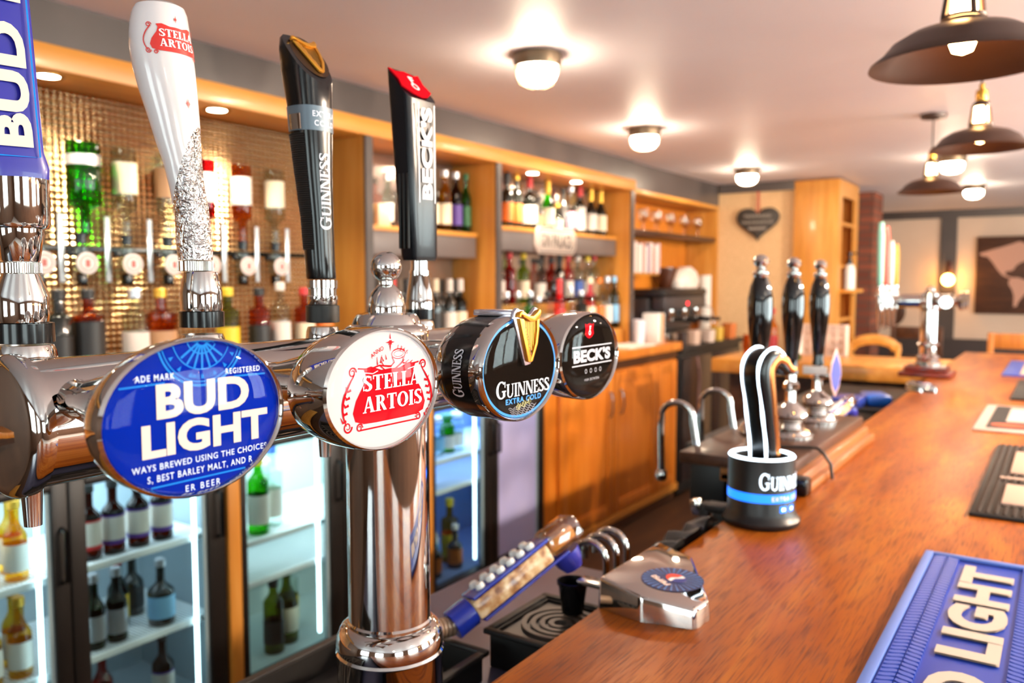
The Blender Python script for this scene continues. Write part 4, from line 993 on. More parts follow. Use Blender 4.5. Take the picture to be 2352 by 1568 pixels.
# chrome dispenser shield on the counter edge
def shield(loc, label, rz=0.):
    t = thing('dispenser_shield', label, 'shield', loc, rz)
    B = [(-.066, -.066), (-.062, .118), (.0, .098), (.070, -.022), (.066, -.062), (-.001, -.078)]
    bm = bmesh.new(); lo = [bm.verts.new((x, y, .0005)) for x, y in B]
    tp = [bm.verts.new((x * .97, y * .97, .041 - (x + .066) * .12)) for x, y in B]
    bm.faces.new(list(reversed(lo))); bm.faces.new(tp)
    for i in range(6): bm.faces.new((lo[i], lo[(i + 1) % 6], tp[(i + 1) % 6], tp[i]))
    bmesh.ops.recalc_face_normals(bm, faces=list(bm.faces))
    bmesh.ops.bevel(bm, geom=[e for e in bm.edges if max(v.co.z for v in e.verts) > .02], offset=.0045, segments=3, affect='EDGES', profile=.5)
    sb = obj('shell', MB().bm(bm), CHROME, t, angle=30)
    sl = FR((.012, -.004, .052), (.35, .94, 0), (-.94, .35, .146))
    nrm = Vector((.12, 0, 1)).normalized(); ux = Vector((.42, .90, 0)); ux = (ux - nrm * ux.dot(nrm)).normalized()
    sl = Matrix((ux, nrm.cross(ux), nrm)).transposed().to_4x4(); sl.translation = Vector((.010, .000, .041 - .076 * .12 + .0005))
    obj('round_badge', MB().disc(.090, .070, .0002, 40, sl), M('badge_navy', '#1b2f63', .2, coat=.4), t)
    g = MB()
    for k in range(28):
        a = 2 * PI * k / 28; g.line([(.019 * math.cos(a), .015 * math.sin(a)), (.043 * math.cos(a), .0335 * math.sin(a))], [.0006, .0022], .0005, sl)
    obj('rays', g, M('ray_blue', '#4a78b0', .3), t)
    obj('globe_red', MB().prism([(.006 + .0135 * math.cos(R(a)), .0135 * math.sin(R(a))) for a in range(10, 171, 8)] + [(-.0070, .001), (.001, .0045), (.010, .001)], .0008, .0008, sl), M('globe_red', '#e8402a', .3), t)
    obj('globe_white', MB().prism([(.006 + .0135 * math.cos(R(a)), .0135 * math.sin(R(a))) for a in range(0, 360, 10)], .0006, .0006, sl), M('print_white'), t)
    obj('globe_blue', MB().prism([(.006 + .0135 * math.cos(R(a)), .0135 * math.sin(R(a))) for a in range(200, 351, 8)] + [(.014, -.004), (.004, -.0005), (-.004, -.003)], .0008, .0008, sl), M('globe_blue', '#1a2a7a', .3), t)
    obj('lettering', MB().text(sans('PEPSI', .04), sl @ Matrix.Rotation(R(90), 4, 'Z'), w=.030, h=.0095, c=(.002, .019), z=.0010), M('letter_pink', '#f0d2c4', .4), t)
    return t
shield((-.421, .990, 1.10), 'angular chrome dispenser shield with round navy badge on the near counter edge', R(0))
s2 = shield((-.445, 3.50, 1.10), 'small chrome dispenser shield far along the counter before the wooden font base'); s2.scale = (.8, .8, .8)
# three chrome arches
t = thing('chrome_arches', 'row of three chrome arches on a stem beside the soda gun', 'rack', (-.565, 1.115, 1.0))
for k in range(3):
    y = -.045 + k * .034; a = [(.016 - .027 * (1 - math.cos(PI * i / 12)) , y, .105 + .027 * math.sin(PI * i / 12)) for i in range(13)]
    obj('arch', MB().tube([(.016, y, .062)] + a + [(-.038, y, .092)], .0052, 10), CHROME, t)
obj('stem', MB().box(.010, .022, -.055, .032, .052, .0615, .002).tube([(.016, -.045, 0), (.016, -.045, .053)], .006, 10).tube([(.016, .022, 0), (.016, .022, .053)], .006, 10), CHROME, t)
# bar runners
def runner(x0, x1, y0, y1, z, base, label, nodes):
    t = thing('bar_runner', label, 'bar mat', ((x0 + x1) / 2, (y0 + y1) / 2, 1.1003)); a, b = (x1 - x0) / 2, (y1 - y0) / 2
    obj('mat', MB().box(-a, a, -b, b, 0, z * .55, .002), base, t)
    return t, a, b
MATB = M('mat_blue', '#1c3fae', .4); MATL = M('mat_light_blue', '#5f7fce', .45)
t, a, b = runner(-.163, .012, .695, 1.380, .010, MATB, 'blue rubber bar runner with cream lettering, nearest on the counter', 0)
rim = MB()
for p in ((-a, -a + .012, -b, b), (a - .012, a, -b, b), (-a + .0121, a - .0121, -b, -b + .012), (-a + .0121, a - .0121, b - .012, b)): rim.box(*p, .0056, .0105, .0015)
obj('rim', rim, MATL, t)
nb = MB(); ny = 62; per = (2 * b - .03) / ny
def pip(x, y, s):
    nb.prism([(x - .0078, y - .0030 * s - .0030), (x - .0030, y - .0012 * s - .0044), (x + .0078, y + .0030 * s - .0030), (x + .0078, y + .0030 * s + .0030), (x + .0030, y + .0012 * s + .0044), (x - .0078, y - .0030 * s + .0030)], .0056, .0092)
for j in range(ny):
    yy = -b + .015 + (j + .5) * per
    pip(-a + .0225, yy, 1); pip(-a + .0395, yy, -1)
obj('nubs', nb, M('mat_nub', '#2f55c0', .35), t); nb = MB()
for j in range(ny):
    yy = -b + .015 + (j + .5) * per; pip(a - .0225, yy, 1); pip(a - .0395, yy, -1)
obj('nubs', nb, M('mat_nub'), t)
q = T(.0005, .0, 0) @ Matrix.Rotation(R(90), 4, 'Z')
obj('lettering', MB().text(sans('BUD LIGHT', .045, 1.04), q, w=.615, h=.064, c=(-.005, 0), z=.0092).text(sans('BUD LIGHT', .045, 1.04), q, w=.615, h=.064, c=(-.005, 0), z=.0070), CREAMP, t)
def pips(t, a, b, z, n, m, mt):
    g = MB()
    for i in range(n):
        for j in range(m):
            x = -a + .014 + (2 * a - .028) * i / (n - 1); y = -b + .014 + (2 * b - .028) * j / (m - 1)
            g.lathe([(.0042, z), (.0034, z + .004), (0, z + .0042)], 6, T(x, y, 0), close=False)
    obj('nubs', g, mt, t)
t, a, b = runner(-.130, .130, 1.665, 2.41, .012, BLACKM, 'dark brown rubber bar runner with two pale panels, second from the camera', 0)
pips(t, a, b, .0066, 18, 50, M('brown_rubber', '#4a3a30', .6))
obj('panel', MB().box(-.085, .10, -.29, -.12, .0067, .0125, .002), M('panel_pale', '#d8b8a4', .5), t); obj('panel', MB().box(-.085, .10, .00, .26, .0067, .0125, .002), M('panel_pale'), t)
obj('stripe', MB().box(-.10, .11, -.065, -.05, .0067, .0125, .001), M('panel_pale'), t)
t, a, b = runner(-.205, .06, 2.63, 3.17, .012, M('mat_white', '#d6c3b8', .5), 'pale rimmed bar runner with black bars and red print, third from the camera', 0)
blk = MB().box(-a + .03, a - .02, -b + .04, b - .03, .0067, .0080); obj('black_field', blk, BLACKM, t)
obj('pale_print', MB().box(-.06, -.01, -.10, .20, .0081, .0092).box(.01, .03, -.2, .2, .0081, .0092).box(.06, .09, -.2, .2, .0081, .0092), M('mat_white'), t)
obj('red_print', MB().prism([(-.05 + .045 * math.cos(R(a_)), -.175 + .03 * math.sin(R(a_))) for a_ in range(0, 360, 20)], .0081, .0092), M('print_orange', '#d8603a', .5), t)
obj('red_print', MB().prism([(.05 + .045 * math.cos(R(a_)), -.175 + .03 * math.sin(R(a_))) for a_ in range(0, 360, 20)], .0081, .0092), M('print_orange'), t)
t, a, b = runner(-.150, .1, 3.38, 4.05, .012, BLACKM, 'black bar runner with one pale panel, fourth from the camera', 0)
obj('panel', MB().box(-.075, .09, -.22, .20, .0067, .0110, .002), M('panel_pale'), t)
t, a, b = runner(-.225, .03, 4.22, 5.0, .012, M('mat_royal', '#2b46a8', .5), 'blue and white bar runner farthest along the counter', 0)
obj('panel', MB().box(-.06, .12, -.36, .36, .0067, .0110, .002), M('panel_pale'), t)

# ---------------------------------------------------------------- lit tower with the glowing ring
LED = M('led_white', '#dff2ff', .4, emit=3.5, ehex='#dcefff'); LEDB = M('led_blue', '#1a6ae0', .4, emit=1.6, ehex='#1566ea'); COPPER = M('copper', '#b9703c', .2, 1.)
gx, gy = -.430, 1.425
TOWB = M('tower_black', '#0f0e10', .38)
t = thing('lit_beer_tower', 'black illuminated tower with glowing white ring and curved neck on the counter', 'beer tap', (gx, gy, 1.10))
obj('body', MB().lathe([(.0, .0004), (.064, .0004), (.066, .004), (.066, .010), (.061, .016), (.057, .026), (.0565, .1172), (.0455, .1172), (.044, .104), (0, .103)], 48), TOWB, t)
obj('glow_ring', MB().lathe([(.0465, .1175), (.0480, .1200), (.0545, .1200), (.0562, .1175)], 56, close=False), LED, t)
def cyl(p, r=.0572): return (r * math.cos(p[0] / r), r * math.sin(p[0] / r), p[1])
def cyl_text(g, w, h, c, r=.0572, a0=0.):
    m_ = MB().text(g, None, w=w, h=h, c=c); g2 = fine((m_.V, m_.F), .005); return [cyl((v[0] + a0 * r, v[1]), r + v[2]) for v in g2[0]], g2[1]
obj('lit_lettering', MB().add(*cyl_text(serif('GUINNESS', .15, .78, .09), .104, .029, (.0, .083), .0572, R(-24))), M('led_letters', '#dff2ff', .4, emit=1.5, ehex='#dcefff'), t)
obj('blue_band', MB().lathe([(.0571, .046), (.0571, .061)], 48, close=False), LEDB, t)
obj('small_lettering', MB().add(*cyl_text(sans('EXTRA COLD', .02, 1.3), .07, .0075, (0, .0535), .0575, R(-20))), M('led_pink', '#d6b8f0', .4, emit=.8, ehex='#d0b0f0'), t)
for k, a0 in enumerate((-33, -13)):
    m_ = MB(); vs, fs = cyl_text(([(-.007, -.0055, 0), (.007, -.0055, 0), (.007, .0055, 0), (-.007, .0055, 0)], [(0, 1, 2, 3)]), None, .011, (0, .035), .0572, R(a0)); obj('indicator', m_.add(vs, fs), LEDB, t)
    vs, fs = cyl_text(sans('88', .03), None, .005, (0, .035), .0578, R(a0)); obj('indicator_digits', MB().add(vs, fs), LED, t)
# neck: swept rounded slab leaning back towards the staff side, head rolled forward
ND = Vector((-.42, -.91, 0)).normalized(); NS = Vector((-ND.y, ND.x, 0))
def smooth(path, ht, n=4):
    P = [Vector((a_, z, h)) for (a_, z), h in zip(path, ht)]; o = []
    for i in range(len(P) - 1):
        p0, p1, p2, p3 = P[max(i - 1, 0)], P[i], P[i + 1], P[min(i + 2, len(P) - 1)]
        for k in range(n):
            t_ = k / n; o.append(.5 * ((2 * p1) + (p2 - p0) * t_ + (2 * p0 - 5 * p1 + 4 * p2 - p3) * t_ * t_ + (3 * p1 - p0 - 3 * p2 + p3) * t_ ** 3))
    o.append(P[-1]); return [(q.x, q.y) for q in o], [q.z for q in o]
def neck_mesh(path, hw, ht):
    path, ht = smooth(path, ht)
    mb = MB(); n = 20; vs = []; fs = []
    for i, (a_, z) in enumerate(path):
        p = path[min(i + 1, len(path) - 1)]; q = path[max(i - 1, 0)]; tv = Vector((p[0] - q[0], p[1] - q[1])).normalized(); nv = Vector((tv.y, -tv.x))
        h2 = ht[i]
        for j in range(n):
            c, s = math.cos(2 * PI * j / n), math.sin(2 * PI * j / n); c = math.copysign(abs(c) ** .5, c); s = math.copysign(abs(s) ** .5, s)
            o = NS * (c * hw) + ND * (a_ + nv.x * s * h2) + Vector((0, 0, z + nv.y * s * h2)); vs.append(o)
    for i in range(len(path) - 1):
        for j in range(n): j2 = (j + 1) % n; fs.append((i * n + j, i * n + j2, (i + 1) * n + j2, (i + 1) * n + j))
    fs += [tuple(reversed(range(n))), tuple((len(path) - 1) * n + j for j in range(n))]
    return mb.add(vs, fs)
path = [(-.004, .1032), (-.002, .14), (.004, .18), (.010, .22), (.015, .252), (.013, .274), (-.002, .286), (-.020, .281), (-.033, .268), (-.045, .266), (-.054, .282)]
obj('neck', neck_mesh(path, .0250, [.013, .013, .0145, .016, .0185, .0195, .019, .016, .012, .008, .004]), BLACKP, t)
obj('copper_side', MB().add(*(lambda q: (q.V, q.F))(neck_mesh([(a_ - .010, z) for a_, z in path[:-1]], (.0256), [.007, .008, .010, .011, .012, .012, .011, .011, .009, .006]))), COPPER, t)
for sg in (-1, 1):
    pts = []; P2, H2 = smooth(path, [.013, .013, .0145, .016, .0185, .0195, .019, .016, .012, .008, .004]); P2 = P2[:31]
    for i, (a_, z) in enumerate(P2):
        p = P2[min(i + 1, 30)]; q = P2[max(i - 1, 0)]; tv = Vector((p[0] - q[0], p[1] - q[1])).normalized(); nv = Vector((tv.y, -tv.x)); h2 = H2[i]
        pts.append(NS * (sg * .0180) + ND * (a_ + nv.x * h2) + Vector((0, 0, z + nv.y * h2)))
    wid = [.0014 + .0012 * (math.exp(-((i - 4) / 2.5) ** 2) + math.exp(-((i - 9) / 2.) ** 2) + math.exp(-((i - 20) / 2.) ** 2) + math.exp(-((i - 25) / 2.) ** 2)) for i in range(31)]
    obj('light_line', MB().tube(pts, wid, 8), LED, t)
obj('spout_arm', MB().box(-.098, -.052, -.02, .016, .006, .020, .004).box(-.106, -.088, -.02, .010, -.05, .020, .004), BLACKM, t)
obj('spout_lever', MB().box(-.118, -.098, -.016, .006, .022, .052, .004, Matrix.Rotation(R(-14), 4, 'Y')), CHROME, t)
t = thing('cloth', 'crumpled black bar towel over the counter edge left of the glowing tower', 'cloth', (-.490, 1.28, 1.10))
g = MB(); n1, n2 = 14, 26; vs = []; fs = []
rr = random.Random(3)
for i in range(n1 + 1):
    for j in range(n2 + 1):
        u = i / n1; v = j / n2; x = .0035 - u * .065 if u < .5 else -.029; z = .006 + .012 * abs(math.sin(v * 9 + u * 4)) * (1 - u * .5) + .003 * math.sin(v * 23) if u < .5 else .008 - (u - .5) * .10
        vs.append((x + .004 * math.sin(v * 14), -.12 + v * .20, max(z, .0006 if x > -.001 else -.5)))
for i in range(n1):
    for j in range(n2): a_ = i * (n2 + 1) + j; fs.append((a_, a_ + 1, a_ + n2 + 2, a_ + n2 + 1))
obj('towel', g.add(vs, fs), BLACKM, t)

# ---------------------------------------------------------------- hand pumps
t = thing('pump_plinth', 'oak plinth with dark end carrying the three black hand pumps', 'plinth', (-.54, 2.0, 1.1003))
obj('block', MB().box(-.052, .120, -.33, .32, 0, .035, .004).box(-.052, .135, -.33, .32, 0, .018, .003), BOARDW, t)
obj('top', MB().box(-.130, .105, -.365, .325, .0352, .060, .004), DARKW, t)
obj('end_cap', MB().box(.055, .137, -.372, -.3305, 0, .0348, .006), BLACKP, t)
obj('rear_block', MB().box(-.130, -.0525, -.30, .30, -.06, .0348, .004), BLACKM, t)
CER = M('pump_black', '#0a090b', .08, coat=.6)
def hand_pump(y, label, clip):
    t = thing('hand_pump', label, 'hand pump', (-.52, y, 1.1604), group='black hand pumps on the oak plinth'); t.scale = (1, 1, .965)
    obj('base', MB().lathe([(0, 0), (.052, 0), (.052, .006), (.046, .010), (.044, .016), (.030, .022), (.026, .034), (.036, .042), (.040, .052), (.034, .066), (.020, .076), (.013, .084), (.012, .11), (.018, .116), (.018, .128), (.012, .134), (.011, .166)], 36), CHROME, t)
    obj('handle', MB().lathe([(0, .150), (.0145, .150), (.0150, .156), (.0125, .165), (.0145, .190), (.0190, .230), (.0235, .275), (.0255, .310), (.0250, .335), (.0205, .362), (.0140, .378), (.012, .382)], 36), CER, t)
    obj('knob', MB().lathe([(.0118, .378), (.0165, .384), (.0165, .390), (.010, .395), (.009, .401), (.0150, .408), (.0165, .415), (.013, .422), (.006, .427), (0, .428)], 32), CHROME, t)
    if clip:
        m = FR((.045, -.004, .125), (.25, .97, 0), (0, 0, 1))
        d = [(-.0, -.055), (.020, -.03), (.030, .005), (.024, .035), (0, .075), (-.024, .035), (-.030, .005), (-.020, -.03)]
        c = obj('pump_clip', MB().prism(d, -.003, .0, m, .001), M('clip_pink', '#d9b4a8', .4), t)
        obj('clip_face', MB().prism([(x * .82, z * .82) for x, z in d], .0004, .0012, m), M('clip_blue', '#3b41a0', .4), c)
        obj('clip_arm', MB().box(.010, .043, -.006, .006, .118, .130, .002), CHROMEB, t)
        obj('clip_tag', MB().box(-.03, .03, -.03, -.026, .128, .150, .002), WHITE, t)
    return t
hand_pump(1.69, 'black hand pump nearest the glowing tower, its base hidden', False)
hand_pump(1.935, 'middle black hand pump of the three', False)
hand_pump(2.18, 'farthest black hand pump, with a pointed blue and pink clip', True)
for k, (y, l) in enumerate(((1.72, 'left curved chrome swan neck spout with round tip'), (1.965, 'right curved chrome swan neck spout beside the glowing tower'))):
    t = thing('swan_neck', l, 'spout', (-.672, y, 1.10), group='swan neck spouts of the hand pumps')
    xs = [(.020, 0, -.02)] + [(.018 - .006 * i, 0, .01 + .033 * i) for i in range(4)] + [(-.037 + .037 * math.cos(R(a_)) , 0, .120 + .030 * math.sin(R(a_))) for a_ in range(10, 171, 16)] + [(-.075, 0, .09), (-.074, 0, .04), (-.073, 0, -.006)]
    obj('pipe', MB().tube(xs, .0072, 14), CHROME, t)
    obj('sparkler', MB().lathe([(0, -.03), (.009, -.03), (.0125, -.024), (.0125, -.010), (.009, -.005), (0, -.005)], 20, T(-.073, 0, 0)), CHROME, t)
t = obj('cable', MB().tube([(-.50, 1.78, 1.165), (-.44, 1.80, 1.166), (-.424, 1.80, 1.165), (-.412, 1.80, 1.155), (-.398, 1.80, 1.135), (-.394, 1.80, 1.104)], .0035, 8), BLACKM); tag(t, 'thin black cable running over the oak plinth onto the counter', 'cable')
soda_gun('second soda gun with blue collar, beyond the hand pumps', (-.62, 2.72, 1.075), (.030, .16, .035), (-.5, -.1, 1))
for k, (x, y, w, c, l) in enumerate(((-.72, 3.52, .12, '#2a3fa0', 'dark blue packet lying on the black ledge'), (-.64, 3.66, .10, '#1f6ad8', 'bright blue packet lying on the black ledge'))):
    t = obj('packet', MB().box(-w / 2, w / 2, -.08, .08, 0, .045, .015), M('packet' + c, c, .3, coat=.3), loc=(x, y, 1.0105)); t.rotation_euler[2] = .4 * k; tag(t, l, 'packet')
t = obj('wooden_spoon', MB().box(-.008, .008, -.14, .14, 0, .012, .003), PLYH, loc=(-.80, 3.42, 1.0105)); t.rotation_euler[2] = -.2; tag(t, 'flat wooden stick on the black ledge beside the blue packets', 'stick')
# ---------------------------------------------------------------- bottles
G = dict(clear=glass('g_clear', '#e9f0ec'), green=glass('g_green', '#62c236'), dgreen=glass('g_dark_green', '#3c5a22'), olive=glass('g_olive', '#9aa338'), amber=glass('g_amber', '#e08a26'),
         brown=glass('g_brown', '#6a3414'), red=glass('g_red', '#d8243c'), yellow=glass('g_yellow', '#f2c22e'), pink=glass('g_pink', '#ef8f9c'), blue=glass('g_blue', '#7fb4e0'), lime=glass('g_lime', '#b6cf2a'),
         gold=glass('g_gold', '#f0b44a'), white=WHITE, purple=glass('g_purple', '#8a4a9a'), beer=glass('g_beer', '#f6d460'),
         dark=M('dark_glass', '#12140f', .07, coat=.5), smoke=M('smoke_glass', '#3a3634', .12, coat=.4))
K = dict(white=PAPER, cream=M('label_cream', '#e2d2b4', .6), black=M('label_black', '#1b1918', .5), orange=M('label_orange', '#d0702a', .55), red=M('label_red', '#c23030', .5), purple=M('label_purple', '#5a3a90', .5),
         gold=M('label_gold', '#d8a63a', .35, .5), silver=M('label_silver', '#c8c8cc', .3, .7), blue=M('label_blue', '#3c62b4', .5), green=M('label_green', '#2e6a3a', .5), pink=M('label_pink', '#e58fa0', .5), yellow=M('label_yellow', '#e6c22a', .5), tan=M('label_tan', '#b08660', .6), lblue=M('label_sky', '#7fb6dc', .5))
BM = {}
def mesh_once(key, name, mk, mat, parent):
    if key in BM:
        o = bpy.data.objects.new(name, BM[key]); COL.objects.link(o); o.parent = parent; return o
    o = obj(name, mk(), mat, parent); BM[key] = o.data; return o
SHAPES = dict(  # height, radius, neck radius, shoulder start, neck start
    wine=(.30, .0365, .0145, .60, .74), champ=(.30, .041, .0145, .46, .76), spirit=(.29, .037, .0145, .66, .76), tall=(.30, .033, .014, .62, .80), square=(.25, .040, .016, .68, .74),
    beer=(.215, .0300, .0125, .52, .74), cider=(.215, .0325, .0130, .56, .72), stub=(.20, .034, .013, .50, .68), slim=(.30, .027, .012, .56, .78), jar=(.17, .036, .022, .7, .82))
def bottle(kind, loc, col, label, lab=None, cap=None, group=None, name=None, h=None, inv=False, cat='bottle', band=None, lz=(.12, .46), capz=None, r=None):
    H, Rr, nr, s0, s1 = SHAPES[kind]; H = h or H; Rr = r or Rr
    t = thing(name or {'wine': 'wine_bottle', 'champ': 'champagne_bottle', 'beer': 'beer_bottle', 'cider': 'cider_bottle', 'stub': 'beer_bottle', 'jar': 'jar'}.get(kind, 'spirit_bottle'), label, cat, loc, group=group)
    if inv: t.rotation_euler = (PI, 0, 0); t.location[2] += H
    k = (kind, round(H, 3), round(Rr, 4))
    def body():
        p = [(0, .004), (Rr * .75, .002), (Rr * .93, 0), (Rr, .006), (Rr, s0 * H)]
        for i in range(1, 7):
            q = i / 6; e = (1 - math.cos(PI * q)) / 2; p.append((Rr + (nr - Rr) * e, (s0 + (s1 - s0) * q) * H))
        p += [(nr, .955 * H), (nr * 1.15, .96 * H), (nr * 1.15, .985 * H), (nr * .9, H), (0, H)]
        return MB().lathe(p, 24, close=False)
    mesh_once(k + ('b', col), 'bottle', body, G[col], t)
    if lab:
        z0, z1 = lz
        mesh_once(k + ('l', lab, lz), 'label', lambda: MB().lathe([(Rr + .0008, z0 * H), (Rr + .0008, z1 * H)], 24, close=False), K[lab], t)
        if band: mesh_once(k + ('bd', band, lz), 'label_band', lambda: MB().lathe([(Rr + .0012, z0 * H), (Rr + .0012, z0 * H + .012)], 24, close=False).lathe([(Rr + .0012, z1 * H - .006), (Rr + .0012, z1 * H)], 24, close=False), K[band], t)
    if cap:
        cz = capz or (.74 if kind == 'champ' else (.80 if kind == 'wine' else .90))
        mesh_once(k + ('c', cap, cz), 'cap', lambda: MB().lathe([(nr * 1.17 + .001, cz * H), (nr * 1.2 + .001, H), (nr, H + .004), (0, H + .004)], 20, close=False), K[cap], t)
    return t
ORD = ['first', 'second', 'third', 'fourth', 'fifth', 'sixth', 'seventh', 'eighth', 'ninth', 'tenth', 'eleventh', 'twelfth']
def row(items, x, z, where, group):
    for i, it in enumerate(sorted(items, key=lambda q: q[0])):
        y, kind, col, lab, cap, desc = it[:6]; kw = it[6] if len(it) > 6 else {}
        xx = kw.pop('x', x)
        bottle(kind, (xx, y, z), col, '%s, %s from left %s' % (desc, ORD[i], where), lab, cap, group, **kw)
# first bay
row([(2.86, 'slim', 'clear', 'white', 'silver', 'tall clear bottle', dict(h=.24)),
     (2.985, 'square', 'amber', 'black', 'black', 'short amber bottle'), (3.09, 'spirit', 'clear', 'white', 'white', 'clear spirit bottle'),
     (3.18, 'spirit', 'brown', 'cream', 'black', 'brown bottle with cream label'), (3.262, 'tall', 'yellow', 'cream', 'silver', 'yellow liqueur bottle with silver neck', dict(x=-2.585)),
     (3.352, 'tall', 'brown', 'purple', 'silver', 'dark red bottle with purple label', dict(x=-2.585)), (3.435, 'slim', 'green', 'green', 'green', 'slim green bottle against the oak divider', dict(x=-2.585))], -2.6, 1.7625, 'on the first upper shelf', 'bottles on the first upper shelf')
t = obj('carton', MB().box(-.03, .03, -.035, .035, 0, .15, .002), M('carton_tan', '#c09a68', .6), loc=(-2.60, 2.70, 1.7625)); tag(t, 'tan carton at the left end of the first upper shelf', 'box')
t = obj('carton', MB().box(-.03, .03, -.04, .04, 0, .10, .002), M('carton_grey', '#b8a894', .6), loc=(-2.58, 2.785, 1.7625)); tag(t, 'low pale carton beside the tan one on the first upper shelf', 'box')
t = obj('step_shelf', MB().box(-2.69, -2.50, 2.58, 3.455, 1.1005, 1.225, .003), DARKW); tag(t, 'dark step under the wine bottles in the first bay', 'shelf')
row([(2.66, 'wine', 'dark', 'white', 'red', 'dark wine bottle with red top'), (2.75, 'wine', 'dark', 'cream', 'black', 'dark wine bottle with black top'), (2.885, 'wine', 'dark', 'black', 'red', 'dark bottle with red cap behind the finial'), (2.985, 'wine', 'dark', 'white', 'black', 'black wine bottle with white label'),
     (3.09, 'wine', 'dark', 'cream', 'tan', 'dark wine bottle with tan capsule'), (3.20, 'wine', 'dark', 'black', 'cream', 'dark wine bottle with cream capsule'), (3.288, 'wine', 'dark', 'white', 'white', 'dark wine bottle with white capsule', dict(x=-2.58)),
     (3.375, 'wine', 'dgreen', 'cream', 'white', 'green wine bottle with white capsule', dict(x=-2.58)), (3.43, 'wine', 'dark', 'red', 'black', 'dark wine bottle with red striped label', dict(x=-2.655))], -2.6, 1.2255, 'on the dark step', 'wine bottles in the first bay')
# second bay, upper shelf
row([(3.835, 'wine', 'dark', 'orange', 'black', 'black bottle with orange label'), (3.93, 'tall', 'dark', 'orange', 'gold', 'slim black bottle with gold top'), (4.068, 'wine', 'dark', 'white', 'red', 'dark bottle with red capsule and white label', dict(r=.046)),
     (4.16, 'stub', 'smoke', 'tan', 'black', 'small brown bottle'), (4.268, 'champ', 'green', 'cream', 'gold', 'bright green champagne bottle, gold foil'), (4.375, 'stub', 'olive', 'cream', 'gold', 'small yellow green bottle', dict(h=.17)),
     (4.45, 'slim', 'smoke', None, 'black', 'grey wooden pepper grinder shape', dict(h=.27, cat='bottle')), (4.548, 'spirit', 'clear', 'pink', 'silver', 'clear spirit bottle with pink label'), (4.662, 'wine', 'dark', 'white', 'red', 'dark wine bottle with large white label', dict(lz=(.1, .56))),
     (4.81, 'champ', 'dark', 'white', 'gold', 'dark champagne bottle, gold foil, white label'), (4.945, 'champ', 'dark', 'cream', 'gold', 'dark champagne bottle nearest the oak divider')], -2.6, 1.8125, 'on the second upper shelf', 'bottles on the second upper shelf')
# second bay, stepped gins
t = thing('step_shelf', 'oak two step stand under the gin bottles', 'shelf', (0, 0, 0))
obj('upper_step', MB().box(-2.695, -2.585, 3.52, 5.02, 1.1005, 1.385, .003), PLYH, t); obj('lower_step', MB().box(-2.5849, -2.45, 3.52, 5.02, 1.1005, 1.205, .003), PLYH, t)
row([(3.80, 'spirit', 'clear', 'white', 'black', 'clear bottle with black cap', {}), (3.91, 'spirit', 'red', None, 'red', 'bright red bottle'), (4.055, 'spirit', 'lime', 'cream', 'yellow', 'yellow green bottle'), (4.235, 'square', 'clear', 'white', 'black', 'clear square bottle with white label', dict(h=.26)),
     (4.372, 'square', 'amber', None, 'black', 'wide amber bottle', dict(h=.27)), (4.467, 'wine', 'dark', 'black', 'black', 'slim black bottle', {}), (4.575, 'spirit', 'pink', 'white', 'red', 'pale pink bottle with red cap'),
     (4.70, 'spirit', 'clear', 'blue', 'white', 'clear bottle with blue label'), (4.83, 'spirit', 'clear', 'white', 'yellow', 'clear bottle with yellow cap'), (4.925, 'tall', 'clear', 'tan', 'red', 'tall clear bottle with red cap')], -2.635, 1.3855, 'on the gin back step', 'gins on the back step')
row([(3.70, 'square', 'clear', 'cream', 'silver', 'clear squat bottle with cream label'), (3.815, 'square', 'clear', 'white', 'silver', 'clear squat bottle with pale green tint'), (3.94, 'square', 'green', 'green', 'silver', 'green squat gin bottle', {}),
     (4.03, 'square', 'clear', 'tan', 'silver', 'clear bottle with tan label', dict(h=.22)), (4.13, 'square', 'clear', 'white', 'black', 'clear flat bottle with black cap'), (4.265, 'spirit', 'pink', 'red', 'red', 'pink bottle with tall red cap', dict(capz=.62, h=.32)),
     (4.40, 'spirit', 'clear', 'silver', 'silver', 'clear bottle with silver label', dict(h=.27)), (4.53, 'square', 'dgreen', 'white', 'silver', 'dark green bottle with white label'), (4.65, 'spirit', 'pink', 'cream', 'cream', 'cream and pink bottle', dict(h=.33)),
     (4.775, 'spirit', 'clear', 'orange', 'orange', 'clear bottle with orange label', dict(h=.33)), (4.885, 'tall', 'clear', 'white', 'silver', 'tall clear bottle with silver cap', dict(h=.34)), (4.985, 'tall', 'olive', 'lblue', 'lblue', 'tall green bottle with pale blue label', dict(h=.34))], -2.515, 1.2055, 'on the gin front step', 'gins on the front step')
# white enamel sign
t = thing('wall_sign', 'white lozenge sign with black lettering on the charcoal shelf edge', 'sign', (-2.5249, 4.225, 1.752))
P_ = [(-.235, .035), (-.20, .078), (.20, .078), (.235, .035), (.235, -.035), (.20, -.078), (-.20, -.078), (-.235, -.035)]
m = XF((.001, 0, 0))
obj('plate', MB().prism(P_, 0, .012, m, .003), M('enamel', '#bcaca0', .5), t)
bd = MB(); q_ = [(x * .90, z * .82) for x, z in P_]; bd.line(q_ + q_[:2], .006, .0124, m); obj('border', bd, M('sign_black', '#1a1716', .4), t)
obj('lettering', MB().text(sans('GIN PALACE', .015, 1.08), m, w=.345, h=.078, c=(0, 0), z=.0126), M('sign_black'), t)

